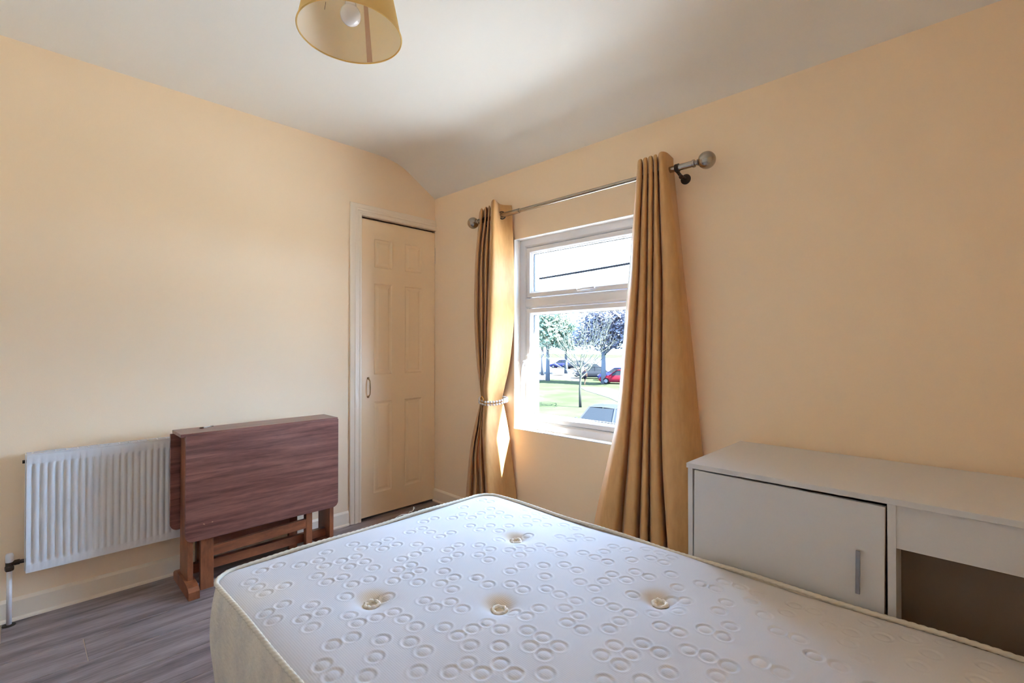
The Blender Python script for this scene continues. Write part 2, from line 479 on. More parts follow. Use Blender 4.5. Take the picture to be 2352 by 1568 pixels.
# ------------------------------------------------------------------ curtains
def catmull(P, t):
    n = len(P); i = min(int(t), n - 2); f = t - i
    p0, p1, p2, p3 = P[max(i - 1, 0)], P[i], P[i + 1], P[min(i + 2, n - 1)]
    return 0.5 * ((2 * p1) + (-p0 + p2) * f + (2 * p0 - 5 * p1 + 4 * p2 - p3) * f * f + (-p0 + 3 * p1 - 3 * p2 + p3) * f ** 3)

def curtain_grid(levels, nz=90, ns=9, zf=None, wob=0.0):
    """levels: [(z, [(y, x), ...])], top to bottom"""
    zs = [l[0] for l in levels]
    arr = [np.array(l[1]) for l in levels]
    K = len(arr[0])
    rows_ = []
    for i in range(nz + 1):
        t = i / nz * (len(levels) - 1)
        z = catmull(np.array(zs)[:, None], t)[0]
        cur = np.array([catmull([a[k] for a in arr], t) for k in range(K)])
        row = []
        for q in range((K - 1) * ns + 1):
            p = catmull(cur, q / ns)
            row.append((p[1], p[0], z))
        rows_.append(row)
    return rows_

def grid_mesh(rows_, name, m, parent, thick=0.0, smooth=True):
    nr, nc = len(rows_), len(rows_[0])
    v = [p for r in rows_ for p in r]
    f = [(i * nc + j, (i + 1) * nc + j, (i + 1) * nc + j + 1, i * nc + j + 1) for i in range(nr - 1) for j in range(nc - 1)]
    o = mesh_obj(name, v, f, m, parent, smooth)
    if thick:
        md = o.modifiers.new('thickness', 'SOLIDIFY'); md.thickness = thick; md.offset = 0
    return o

def make_curtain(rows_px, xdepths, zmap, name, label):
    lv = []
    for v, us, sc in rows_px:
        z = zmap(v)
        pts = []
        for u, (xb, amp) in zip(us, xdepths):
            X = xb + amp * sc
            pts.append((on_x(u, v, X).y, X))
        lv.append((z, pts))
    y0 = sum(p[0] for p in lv[-1][1]) / len(lv[-1][1])
    root = thing(name, (-.1, y0, 0.0), label, 'curtain')
    rows_ = curtain_grid(lv)
    grid_mesh(rows_, 'curtain_cloth', M_curtain, root, 0.0025)
    # lining a few millimetres behind, a touch wider at the leading edge
    r2 = []
    for r in rows_:
        q = []
        nc = len(r)
        for j, p in enumerate(r):
            a = Vector(r[max(j - 1, 0)]); b_ = Vector(r[min(j + 1, nc - 1)])
            t = (b_ - a); t.z = 0; t.normalize()
            nrm = Vector((-t.y, t.x, 0))
            if nrm.x < 0: nrm = -nrm
            q.append(tuple(Vector(p) + Vector((.006, 0, 0)) + nrm * 0.0))
        r2.append(q)
    return root, rows_, r2

zR = lambda v: 2.045 - (v - 369) / 481.0
zL = lambda v: 2.045 - (v - 471) / 365.5
# right curtain: edge, then (ridge, valley) pairs
sR = [(-.080, 0), (-.10, -.028), (-.10, -.030), (-.085, .015), (-.10, -.030), (-.10, -.030), (-.085, .015), (-.10, -.032), (-.10, -.030), (-.085, .015), (-.10, -.030), (-.10, -.028), (-.080, .025), (-.10, -.045), (-.112, -.012), (-.05, .02)]
def fr(uL, a, b_, c, d, e1, cr, en):
    o_ = [uL, uL + .2 * (a - uL), uL + .72 * (a - uL), a - .6]
    for p_, q_ in ((a, b_), (b_, c), (c, d)):
        o_ += [p_ + .14 * (q_ - p_), p_ + .70 * (q_ - p_), q_ - .6]
    return o_ + [d + 4, cr, en]
RW = [(369, fr(1464, 1477, 1489, 1501, 1511, 0, 1530, 1546), 0.9),
      (400, fr(1462, 1477, 1489, 1502, 1512, 0, 1530, 1548), 0.9),
      (520, fr(1454, 1472, 1488, 1501, 1517, 0, 1545, 1560), 1.0),
      (640, fr(1446, 1468, 1487, 1500, 1522, 0, 1556, 1572), 1.05),
      (800, fr(1433, 1459, 1484, 1497, 1522, 0, 1566, 1591), 1.15),
      (960, fr(1418, 1449, 1478, 1493, 1521, 0, 1572, 1607), 1.25),
      (1080, fr(1396, 1441, 1474, 1492, 1524, 0, 1577, 1620), 1.35),
      (1200, fr(1372, 1432, 1470, 1492, 1532, 0, 1584, 1630), 1.5),
      (1340, fr(1350, 1422, 1466, 1492, 1542, 0, 1590, 1640), 1.6)]
rc, rr, rl = make_curtain(RW, sR, zR, 'curtain', 'long gold curtain hanging loose at the right of the window, beside the white desk')
# lining: a pale hem showing past the leading (left) edge
nr = len(rr)
hem = []
for i, r in enumerate(rr):
    p = Vector(r[0]); q_ = Vector(r[8])
    t = i / (nr - 1); wdt = 0.010 * max(0, math.sin(math.pi * min(1, max(0, (t - .12) / .62))))
    d_ = (q_ - p); d_.z = 0; d_.normalize(); nn = Vector((abs(d_.y), d_.x if d_.y < 0 else -d_.x, 0)) * .004
    hem.append([tuple(p + Vector((.003, wdt, 0))), tuple(p + Vector((.006, wdt * .4, 0))), tuple(p + Vector((.006, -.002, 0))), (p.x + .008, p.y - .012, p.z)])
grid_mesh(hem, 'curtain_lining', M_lining, rc, 0.001)

sL = [(-.055, 0), (-.09, -.020), (-.075, .008), (-.09, -.024), (-.08, .008), (-.095, -.024), (-.085, .010), (-.10, -.065), (-.11, -.068), (-.085, .0), (-.05, .03)]
def fl_(uL, a, b_, c, d, m1, en):
    return [uL, uL + .5 * (a - uL), a - .5, a + .5 * (b_ - a), b_ - .5, b_ + .5 * (c - b_), c, d, d + 7, m1, en]
LW = [(471, fl_(1101, 1111, 1120, 1127, 1129, 1150, 1175), 1.0),
      (500, fl_(1099, 1110, 1119, 1126, 1128, 1152, 1177), 1.0),
      (590, fl_(1092, 1102, 1111, 1123, 1126, 1158, 1180), 1.0),
      (720, fl_(1089.5, 1100, 1112, 1119, 1122, 1160, 1181), 1.0),
      (830, fl_(1095, 1105, 1111, 1115, 1118, 1150, 1171), 0.9),
      (890, fl_(1102, 1105, 1107, 1109, 1112, 1140, 1159), 0.65),
      (917, fl_(1104.5, 1106, 1108, 1110, 1113, 1136, 1154), 0.5),
      (942, fl_(1101, 1104, 1106, 1109, 1112, 1138, 1159), 0.65),
      (990, fl_(1090, 1098, 1103, 1107, 1110, 1142, 1168), 0.9),
      (1050, fl_(1080, 1089, 1098, 1110, 1113, 1148, 1176), 1.1),
      (1130, fl_(1073, 1086, 1101, 1114, 1119, 1155, 1186), 1.3),
      (1216, fl_(1067, 1083, 1103, 1116, 1123, 1160, 1193), 1.45)]
lc, lr, ll = make_curtain(LW, sL, zL, 'curtain', 'gold curtain gathered by a crystal band, left of the window near the closet door')
adopt_all(rc); adopt_all(lc)

# tieback of clear beads round the left curtain
tb = thing('curtain_tieback', (-.09, -.727, .82), 'beaded crystal tieback clasped round the waist of the left curtain', 'tieback')
ringp = []
for k in range(30):
    a = 2 * math.pi * k / 30
    ringp.append(Vector((-.085 + .066 * math.cos(a) * 1.0, -.727 + .106 * math.sin(a), .822 - .012 * math.cos(a + 3.14) - .010 * abs(math.cos(a)))))
M_cryst = mat('crystal_bead', lin(235, 232, 235), 0.05, spec=1.0, coat=1.0)
M_gold = mat('gold_link', lin(205, 160, 90), 0.25, 1.0)
bd = MB()
for k, p in enumerate(ringp):
    for dz_ in (-.0085, .0085):
        bd.sphere((p.x, p.y, p.z + dz_), .0078, 8, 6)
b0 = bd.build('bead_band', M_cryst, tb, kind='stuff')
gl = MB().tube([tuple(p) for p in ringp], .0035, 6, closed=True); gl.build('band_core', M_gold, tb, smooth=True)
cl = MB()
cl.tube([(-.155 + .002 * math.cos(a), -.700 + .016 * math.cos(a), .822 + .020 * math.sin(a)) for a in [2 * math.pi * q / 20 for q in range(20)]], .003, 8, closed=True)
cl.build('clasp_ring', M_gold, tb, smooth=True)
adopt_all(tb)

# ------------------------------------------------------------------ curtain pole
RX, RZ = -.09, 1.972
pole = thing('curtain_pole', (RX, -1.32, RZ), 'brushed metal curtain pole with ball ends across the window', 'curtain pole')
MB().tube([(RX, -.60, RZ), (RX, -.962, RZ)], .0142, 20).build('pole_tube', M_chrome, pole, autosmooth=30)
MB().tube([(RX, -.96, RZ), (RX, -1.90, RZ)], .0115, 20).build('pole_tube', M_chrome, pole, autosmooth=30)
MB().tube([(RX, -1.87, RZ), (RX, -2.030, RZ)], .0142, 20).build('pole_tube', M_chrome, pole, autosmooth=30)
for yy, d in ((-2.030, -1), (-.60, 1)):
    MB().lathe([(0, -.004), (.0165, -.003), (.0175, .002), (.0165, .007), (.011, .010), (.0105, .016), (.014, .019), (.014, .023), (.010, .026)]
               + [(.0375 * math.sin(a), .060 - .0375 * math.cos(a)) for a in [rad(18 + 162 * q / 14) for q in range(15)]],
               (RX, yy, RZ), (0, d, 0), 28).build('finial', M_chrome, pole, autosmooth=40)
for yy in (-1.955, -.655):
    b_ = MB(); b_.tube([(-.002, yy, RZ - .03), (-.03, yy, RZ - .03), (-.06, yy, RZ - .026), (RX, yy, RZ - .016)], .0075, 12)
    b_.lathe([(0, 0), (.024, 0), (.024, -.004), (.018, -.008), (0, -.009)], (0, yy, RZ - .03), (1, 0, 0), 24)
    b_.lathe([(.0155, -.008), (.0185, -.008), (.0185, .008), (.0155, .008)], (RX, yy, RZ), (0, 1, 0), 20)
    b_.sphere((RX + .012, yy - .012, RZ - .040), .010, 12, 8)
    b_.build('pole_bracket', M_bronze, pole, autosmooth=40)
adopt_all(pole)
# eyelets, parts of the two curtains
def eyelet(parent, c, nrm, r0=.0195, r1=.0265):
    e = MB().lathe([(r0, -.004), (r1 - .002, -.0045), (r1, 0), (r1 - .002, .0045), (r0, .004), (r0 - .001, 0), (r0, -.004)], c, nrm, 24).build('eyelet', M_bronze, parent, smooth=True)
    e.data.transform(Matrix.Translation(-Vector(parent.location)))
pL = on_x(1153, 496, RX); pR = on_x(1530, 391, RX)
eyelet(lc, (RX, pL.y, RZ), (-.55, -.83, 0)); eyelet(rc, (RX, pR.y, RZ), (-.25, -.97, 0))

# ------------------------------------------------------------------ lampshade pendant
LX, LY, LZ = -1.492, -1.585, 2.10
lamp = thing('pendant_lamp', (LX, LY, LZ), 'gold fabric drum pendant shade with one bulb hanging from the ceiling', 'lamp')
def cone(r0, r1, z0, z1, seg=64):
    m_ = MB(); m_.lathe([(r0, z0), (r1, z1)], (LX, LY, 0), (0, 0, 1), seg); return m_
Hs = .215; R0, R1 = .150, .106
cone(R0, R1, LZ, LZ + Hs).build('lamp_shade', M_shade, lamp, smooth=True)
cone(R0 - .0015, R1 - .0015, LZ + .001, LZ + Hs - .001).build('shade_lining', M_shadein, lamp, smooth=True)
for r, z in ((R0, LZ), (R1, LZ + Hs)):
    MB().tube([(LX + r * math.cos(a), LY + r * math.sin(a), z) for a in [2 * math.pi * q / 64 for q in range(64)]], .0024, 8, closed=True).build('shade_rim', M_shade, lamp, smooth=True)
# glued seam tape inside, on the far side from the door
ang = math.atan2(on_z(854, 151, LZ).y - LY, on_z(854, 151, LZ).x - LX)
sm = MB()
for q in range(4):
    a = ang + (q - 1.5) * .042
    for r, z in ((R0 - .003, LZ + .002), (R1 - .003, LZ + Hs - .002)): sm.v.append((LX + r * math.cos(a), LY + r * math.sin(a), z))
for q in range(3): sm.f.append((2 * q, 2 * q + 2, 2 * q + 3, 2 * q + 1))
sm.build('seam_tape', M_seam, lamp)
a = ang + 1.12
tg = MB(); rr_ = lambda z: R0 - .004 - (R0 - R1) * (z - LZ) / Hs
for dz0, dz1 in ((.035, .058),):
    for q in (-.006, .006):
        for z in (LZ + dz0 + .085, LZ + dz1 + .085): tg.v.append((LX + rr_(z) * math.cos(a + q), LY + rr_(z) * math.sin(a + q), z))
tg.f.append((0, 2, 3, 1)); tg.build('maker_tag', M_rubber, lamp)
b_ = MB(); b_.lathe([(.030 * math.sin(t_), 2.158 - .030 * math.cos(t_)) for t_ in [rad(180 * q / 14 * .8) for q in range(15)]] + [(.0135, 2.205), (.0135, 2.215)], (LX, LY, 0), (0, 0, 1), 28)
b_.build('bulb', M_bulb, lamp, smooth=True)
b_ = MB(); b_.lathe([(0, 2.212), (.017, 2.212), (.0185, 2.245), (.0185, 2.275), (.012, 2.29), (.006, 2.30), (0, 2.30)], (LX, LY, 0), (0, 0, 1), 20)
b_.build('lamp_holder', M_upvc, lamp, autosmooth=40)
MB().tube([(LX, LY, 2.29), (LX, LY, 2.45)], .003, 8).build('cord', M_upvc, lamp, smooth=True)
MB().lathe([(0, ZC), (.04, ZC), (.038, ZC - .012), (.012, ZC - .02), (0, ZC - .02)], (LX, LY, 0), (0, 0, 1), 24).build('ceiling_rose', M_upvc, lamp, autosmooth=40)
sp_ = MB()
for q in range(3):
    a = 2 * math.pi * q / 3 + .5
    sp_.tube([(LX + .02 * math.cos(a), LY + .02 * math.sin(a), 2.24), (LX + R1 * math.cos(a), LY + R1 * math.sin(a), LZ + Hs - .002)], .0018, 6)
sp_.build('shade_carrier', M_chrome, lamp)
adopt_all(lamp)

# ------------------------------------------------------------------ radiator
RX0, RX1, RZ0, RZ1, RY = -2.160, -0.980, 0.212, 0.700, -.092
radi = thing('radiator', ((RX0 + RX1) / 2, -.04, RZ0), 'long white ribbed panel radiator on the wall behind the folded table', 'radiator')
fx = [-2.142 + .0242 * k for k in range(int((RX1 - .02 + 2.142) / .0242) + 1)]
pan = MB()
# front sheet: a flat border and pressed flutes
xs_, ys_ = [RX0], [0.0]
for f_ in fx:
    for dx_, d in ((-.006, 0), (-.0035, .0050), (0, .0070), (.0035, .0050), (.006, 0)):
        xs_.append(f_ + dx_); ys_.append(d)
xs_.append(RX1); ys_.append(0)
zs_ = [(RZ0, 0), (RZ0 + .030, 0), (RZ0 + .036, .6), (RZ0 + .044, 1), (RZ1 - .048, 1), (RZ1 - .040, .6), (RZ1 - .034, 0), (RZ1, 0)]
nx = len(xs_)
for z, k in zs_:
    for x, d in zip(xs_, ys_): pan.v.append((x, RY + d * k, z))
for i in range(len(zs_) - 1):
    for q in range(nx - 1): pan.f.append((i * nx + q, i * nx + q + 1, (i + 1) * nx + q + 1, (i + 1) * nx + q))
pan.build('front_panel', M_rad, radi, smooth=True)
bk = MB(); bk.box(RX0, RX1, RY + .0075, RY + .012, RZ0, RZ1 - .001); bk.box(RX0 + .02, RX1 - .02, RY + .012, RY + .035, RZ0 + .03, RZ1 - .03)
bk.build('back_panel', M_rad, radi, bevel=.002)
sd = MB(); sd.box(RX0 - .004, RX0 - .001, RY - .002 + .004, RY + .06, RZ0 + .01, RZ1 + .004)
sd.build('side_cover', M_rad, radi, bevel=.001)
sd = MB(); sd.box(RX1 + .001, RX1 + .004, RY + .002, RY + .06, RZ0 + .01, RZ1 + .004); sd.build('side_cover', M_rad, radi, bevel=.001)
gr = MB(); gr.box(RX0, RX1, RY + .004, RY + .010, RZ1 + .001, RZ1 + .006); gr.box(RX0, RX1, RY + .050, RY + .060, RZ1 + .001, RZ1 + .006)
gx = RX0 + .015
while gx < RX1 - .01:
    gr.box(gx, gx + .006, RY + .010, RY + .050, RZ1 + .001, RZ1 + .005); gx += .036
for q in range(3): gr.box(RX0, RX1, RY + .018 + q * .011, RY + .020 + q * .011, RZ1 - .006, RZ1 + .003)
gr.build('top_grille', M_rad, radi)
for x in (RX0 + .15, RX1 - .15):
    MB().box(x, x + .04, RY + .035, -.001, RZ0 + .05, RZ1 - .05).build('wall_bracket', M_rad, radi)
PX = -2.207
MB().tube([(PX, -.05, 0.0), (PX, -.05, .245)], .0085, 14).build('supply_pipe', M_upvc, radi, smooth=True)
pf = MB(); pf.lathe([(.0085, .004), (.020, .003), (.022, 0)], (PX, -.05, .001), (0, 0, 1), 18); pf.build('pipe_collar', M_bronze, radi)
v_ = MB(); v_.lathe([(0, .225), (.013, .226), (.0145, .232), (.0145, .243), (.012, .247), (.012, .262), (.0, .263)], (PX, -.05, 0), (0, 0, 1), 6)
v_.tube([(PX, -.05, .254), (PX + .016, -.052, .256)], .009, 10); v_.tube([(PX + .014, -.052, .256), (PX + .030, -.052, .256)], .012, 6)
v_.tube([(PX + .03, -.052, .256), (RX0 + .002, -.055, .256)], .008, 10)
v_.build('valve', M_bronze, radi)
v_ = MB(); v_.lathe([(.0115, .262), (.0125, .264), (.0125, .290), (.010, .297), (0, .299)], (PX, -.05, 0), (0, 0, 1), 16)
v_.build('valve_cap', M_upvc, radi, smooth=True)
vc = MB().tube([(RX0 - .012, -.058, RZ1 - .028), (RX0, -.058, RZ1 - .028)], .007, 10).build('bleed_valve', M_bronze, radi)
adopt_all(radi)

# ------------------------------------------------------------------ folded gate-leg table
tbl = thing('gateleg_table', (-1.28, -.21, 0), 'folded dark reddish-brown drop-leaf gateleg table standing in front of the radiator', 'table')
TX0, TX1 = -1.662, -.906
MB().box(TX0, TX1, -.302, -.122, .7345, .750).build('tabletop', M_table, tbl, bevel=.0015)
def rounded_leaf(x0, x1, z0, z1, r, yb, yf):
    poly = [(x0, z1), (x0, z0 + r)] + [(x0 + r - r * math.cos(a), z0 + r - r * math.sin(a)) for a in [rad(90 * q / 8) for q in range(1, 8)]] + [(x0 + r, z0)]
    poly += [(x1 - r, z0)] + [(x1 - r + r * math.sin(a), z0 + r - r * math.cos(a)) for a in [rad(90 * q / 8) for q in range(1, 8)]] + [(x1, z0 + r), (x1, z1)]
    return MB().prism(poly, 'y', yb, yf)
rounded_leaf(-1.643, -.905, .243, .7415, .032, -.290, -.306).build('drop_leaf', M_table, tbl, bevel=.001)
rounded_leaf(-1.670, -.905, .262, .7315, .032, -.115, -.130).build('drop_leaf', M_table, tbl, bevel=.001)
for x in (-1.630, -.945):
    MB().box(x, x + .023, -.285, -.135, .045, .7345).build('end_panel', M_tablewood, tbl, bevel=.0015)
    fp = [(-.366, 0), (-.366, .036), (-.345, .050), (-.315, .058), (-.285, .060), (-.130, .060), (-.100, .056), (-.075, .045), (-.058, .034), (-.058, 0)]
    MB().prism(fp, 'x', x - .012, x + .033).build('foot', M_tablewood, tbl, bevel=.0015)
# front gate
MB().box(-1.578, -1.523, -.288, -.262, 0.0, .73).build('gate_leg', M_tablewood, tbl, bevel=.001)
MB().box(-1.078, -1.045, -.286, -.250, .05, .72).build('gate_post', M_tablewood, tbl, bevel=.001)
def rail(x0, x1, z0, z1, z0b, z1b, y0, y1):
    m_ = MB(); m_.add([(x0, y0, z0), (x0, y1, z0), (x0, y1, z1), (x0, y0, z1), (x1, y0, z0b), (x1, y1, z0b), (x1, y1, z1b), (x1, y0, z1b)],
                      [(0, 1, 2, 3), (7, 6, 5, 4), (0, 4, 5, 1), (1, 5, 6, 2), (2, 6, 7, 3), (3, 7, 4, 0)])
    m_.build('gate_rail', M_railwood, tbl, bevel=.001)
rail(-1.523, -1.078, .147, .193, .158, .208, -.284, -.264)
rail(-1.523, -1.078, .640, .685, .640, .685, -.284, -.264)
# back gate, and the low stretcher between the ends
MB().box(-1.125, -1.080, -.170, -.146, 0.0, .73).build('gate_leg', M_tablewood, tbl, bevel=.001)
MB().box(-1.570, -1.535, -.180, -.146, .05, .72).build('gate_post', M_tablewood, tbl, bevel=.001)
rail(-1.535, -1.125, .155, .200, .155, .200, -.168, -.150)
MB().box(-1.607, -.945, -.235, -.205, .068, .112).build('stretcher', M_railwood, tbl, bevel=.001)
MB().box(-1.607, -.945, -.235, -.205, .66, .7345).build('stretcher', M_railwood, tbl, bevel=.001)
chip = MB()
for (u, v, s_) in ((468, 1203, .0016), (488, 1198, .0018), (470, 1204, .001)):
    r_ = fwd + rgt * ((u - 1176) / FPX) - upv * ((v - 784) / FPX); p = CAM + r_ * ((-.3064 - CAM.y) / r_.y)
    chip.box(p.x - s_ * 1.6, p.x + s_ * 1.6, -.3066, -.306, p.z - s_, p.z + s_)
chip.build('chipped_spots', mat('bare_chip', lin(190, 150, 120), 0.8), tbl, kind='stuff')
adopt_all(tbl)
key = MB()
key.tube([(-1.548 + .010 * math.cos(a), -.170 + .008 * math.sin(a), .7525) for a in [2 * math.pi * q / 16 for q in range(16)]], .0022, 8, closed=True)
key.tube([(-1.538, -.168, .7525), (-1.500, -.150, .7525)], .0019, 8)
key.box(-1.505, -1.492, -.153, -.138, .750, .7545)
key.box(-1.558, -1.542, -.182, -.174, .750, .7575)
tag(key.build('key', M_chrome, bevel=.0006), 'small metal key lying on top of the folded wooden table', 'key')

# ------------------------------------------------------------------ mattress
MX0, MX1, MY0, MY1, MZ = -1.765, -.585, -3.12, -1.212, .447
RC = .085
def clampr(x, y, off=0.0):
    """project a point into the rounded rectangle grown by off"""
    cx = min(max(x, MX0 + RC), MX1 - RC); cy = min(max(y, MY0 + RC), MY1 - RC)
    d = math.hypot(x - cx, y - cy); R = RC + off
    if d > R: x, y = cx + (x - cx) * R / d, cy + (y - cy) * R / d
    return x, y
RINGS = "689,1291 633,1333 682,1336 628,1401 809,1301 746,1406 868,1363 809,1413 751,1467 922,1365 867,1421 810,1475 759,1528 639,1519 645,1577 704,1579 644,1636 705,1636 929,1485 876,1543 827,1600 769,1644 711,1697 933,1547 889,1609 840,1715 946,1671 977,1311 1030,1312 1078,1370 1135,1373 1079,1425 1028,1486 1080,1487 1442,1322 1235,1380 1346,1330 1291,1386 1238,1440 1344,1385 1292,1440 1184,1490 1187,1551 1237,1554 1289,1552 1134,1605 1085,1601 1137,1660 1189,1661 1036,1657 1034,1712 1089,1715 1092,1768 1289,1608 1337,1606 1290,1659 1338,1661 1337,1716 1386,1656 884,1813 885,1864 993,1766 943,1770 995,1819 942,1815 888,1912 767,1810 1489,1363 1390,1430 1387,1485 1439,1424 1491,1416 1439,1480 1388,1543 1542,1349 1591,1295 1643,1295 1536,1463 1532,1522 1486,1530 1486,1591 1435,1599 1691,1346 1629,1448 1686,1396 1683,1451 1531,1642 1443,1718 1672,1557 1620,1621 1616,1678 1720,1565 1718,1618 1666,1672 1666,1728 1571,1743 1479,1808 1526,1801 1574,1792 1479,1857 1477,1909 1385,1818 1339,1876 1388,1867 1340,1929 1240,1717 1243,1773 1293,1771 1292,1825 1197,1827 1201,1882 1153,1931 1151,1979 1097,1875 1044,1875 994,1923 1045,1973 1099,2024 1096,2072 1196,2080 1249,2081 1255,2037 1340,2029 1339,2077 1428,1963 1385,2022 1428,2017 1432,2069 1296,2128 1291,2175 1339,2176 1339,2220 1290,2224 1387,2123 1614,1839 1567,1897 1523,1953 1661,1834 1521,2006 1611,1943 1708,1884 1706,1930 1656,1985 1570,2052 1521,2107 1478,2112 1478,2161 1430,2169 1432,2215 1383,2262 655,1741 653,1800 765,1859 708,1853 710,1904 825,1958 825,2007 767,2005 709,2004 704,2052 824,2057 759,2108 705,2148 648,2101 645,2151 704,2195 650,2195 762,2248 885,2112 823,2157 823,2205 884,2163 938,2117 994,2121 822,2298 945,2219 876,2345 892,2309 940,1967 941,2018 993,2068 1044,2172 1042,2218 1040,2264 994,2312 937,2352 1091,2125 1145,2128 1147,2176 1197,2176 1196,2223 1093,2267 1142,2267 1040,2355 1036,2401 980,2443 980,2489 922,2484 755,2338 751,2382 690,2382 686,2427 748,2479 690,2477 809,2433 869,2435 802,2527 743,2567 681,2570 679,2615 860,2575 857,2621 730,2661 733,2707 790,2709 1192,2314 1138,2357 1244,2313 1192,2359 1141,2405 1242,2361 1087,2448 1080,2491 1190,2449 1081,2538 1130,2532 1022,2583 1024,2628 908,2664 908,2713"
rp_ = [(-int(a) / 1000, -int(b_) / 1000) for a, b_ in (q.split(',') for q in RINGS.split())]
TUFTS = [(-.890, -1.700), (-1.489, -1.712), (-1.257, -1.990), (-.919, -2.290)]
random.seed(3)
for k in range(900):                       # same scatter of rings over the part the frame does not show
    gx_, gy_ = random.uniform(MX0 + .05, MX1 - .04), random.uniform(MY0 + .05, -1.7)
    p = on_z(1176, 900, MZ)
    d = Vector((gx_, gy_, MZ)) - CAM; w_ = d.dot(fwd)
    if w_ > .1:
        uu, vv = 1176 + d.dot(rgt) / w_ * FPX, 784 - d.dot(upv) / w_ * FPX
        if vv < 1560 and uu < 1960: continue
    if min(math.hypot(gx_ - a, gy_ - b_) for a, b_ in rp_) > .054: rp_.append((gx_, gy_))
    if len(rp_) > 420: break
STEP = .0028
nx_, ny_ = int((MX1 - MX0) / STEP) + 1, int((MY1 - MY0) / STEP) + 1
gx = np.linspace(MX0, MX1, nx_); gy = np.linspace(MY0, MY1, ny_)
X, Y = np.meshgrid(gx, gy, indexing='ij')
cx = np.clip(X, MX0 + RC, MX1 - RC); cy = np.clip(Y, MY0 + RC, MY1 - RC)
D = np.hypot(X - cx, Y - cy)
out_ = D > RC
sc_ = np.where(out_, RC / np.maximum(D, 1e-9), 1.0)
X2 = cx + (X - cx) * sc_; Y2 = cy + (Y - cy) * sc_
edge = np.minimum(np.minimum(X - MX0, MX1 - X), np.minimum(Y - MY0, MY1 - Y))
edge = np.where((X - cx != 0) & (Y - cy != 0), np.minimum(edge, RC - D), edge)
edge = np.maximum(edge, 0)
Zt = MZ - .012 + .012 * (1 - np.exp(-edge / .035)) + .004 * np.sin(X * 9 + 1) * np.sin(Y * 8)
Zr = np.zeros_like(Zt)
for (a, b_) in rp_:
    i0, i1 = np.searchsorted(gx, a - .03), np.searchsorted(gx, a + .03)
    j0, j1 = np.searchsorted(gy, b_ - .03), np.searchsorted(gy, b_ + .03)
    if i1 <= i0 or j1 <= j0: continue
    r = np.hypot(X2[i0:i1, j0:j1] - a, Y2[i0:i1, j0:j1] - b_)
    g_ = -.0019 * np.exp(-((r - .0165) / .0042) ** 2) + .0008 * np.exp(-(r / .009) ** 2) + .0007 * np.exp(-((r - .024) / .003) ** 2)
    Zr[i0:i1, j0:j1] += g_
Zt = Zt + Zr * np.clip(edge / .03, 0, 1)
for (a, b_) in TUFTS + [(-1.50, -2.40), (-1.20, -2.75)]:
    r = np.hypot(X2 - a, Y2 - b_)
    Zt = Zt - .031 * np.exp(-(r / .034) ** 1.3) * (r < .3)
V = np.stack([X2, Y2, Zt], -1).reshape(-1, 3)
ii, jj = np.meshgrid(np.arange(nx_ - 1), np.arange(ny_ - 1), indexing='ij')
a = (ii * ny_ + jj).ravel(); F = np.stack([a, a + ny_, a + ny_ + 1, a + 1], -1)
of = out_.ravel(); keep = ~(of[F].all(1)); F = F[keep]
me = bpy.data.meshes.new('top_cover')
me.vertices.add(len(V)); me.vertices.foreach_set('co', V.astype(np.float32).ravel())
me.loops.add(F.size); me.loops.foreach_set('vertex_index', F.astype(np.int32).ravel())
me.polygons.add(len(F)); me.polygons.foreach_set('loop_start', np.arange(0, F.size, 4, dtype=np.int32))
me.polygons.foreach_set('use_smooth', np.ones(len(F), dtype=bool))
me.update(calc_edges=True); me.validate()
# knit cover material: fine ribs along y and a faint tan tint at the tufts
mk = mat('white_knit_cover', lin(206, 203, 204), 0.85, sheen=0.1)
nt = mk.node_tree; n_ = nt.nodes; l_ = nt.links; pb = n_['Principled BSDF']
tc = n_.new('ShaderNodeTexCoord'); wv = n_.new('ShaderNodeTexWave'); wv.bands_direction = 'X'; wv.inputs['Scale'].default_value = 62.0
wv.inputs['Distortion'].default_value = 0.4; wv.inputs['Detail Scale'].default_value = 2.0
l_.new(tc.outputs['Object'], wv.inputs['Vector'])
bp_ = n_.new('ShaderNodeBump'); bp_.inputs['Strength'].default_value = 0.08; bp_.inputs['Distance'].default_value = 0.0012
l_.new(wv.outputs['Fac'], bp_.inputs['Height']); l_.new(bp_.outputs[0], pb.inputs['Normal'])
prev = None
base = n_.new('ShaderNodeRGB'); base.outputs[0].default_value = lin(206, 203, 204)
prevc = base.outputs[0]
ROOTM = Vector((-1.175, -2.166, .125))
for (a_, b_) in TUFTS:                        # tan tint round each tuft, on the far side of the button
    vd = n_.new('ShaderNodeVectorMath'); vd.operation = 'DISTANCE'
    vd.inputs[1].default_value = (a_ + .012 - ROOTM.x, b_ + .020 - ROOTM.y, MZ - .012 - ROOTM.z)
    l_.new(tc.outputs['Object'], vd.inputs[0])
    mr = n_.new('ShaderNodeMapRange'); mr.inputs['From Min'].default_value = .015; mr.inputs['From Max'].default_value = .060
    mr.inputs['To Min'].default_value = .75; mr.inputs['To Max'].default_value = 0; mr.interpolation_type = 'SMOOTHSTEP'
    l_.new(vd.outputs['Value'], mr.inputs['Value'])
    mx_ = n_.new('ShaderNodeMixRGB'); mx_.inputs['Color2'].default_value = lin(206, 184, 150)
    l_.new(mr.outputs[0], mx_.inputs['Fac']); l_.new(prevc, mx_.inputs['Color1']); prevc = mx_.outputs[0]
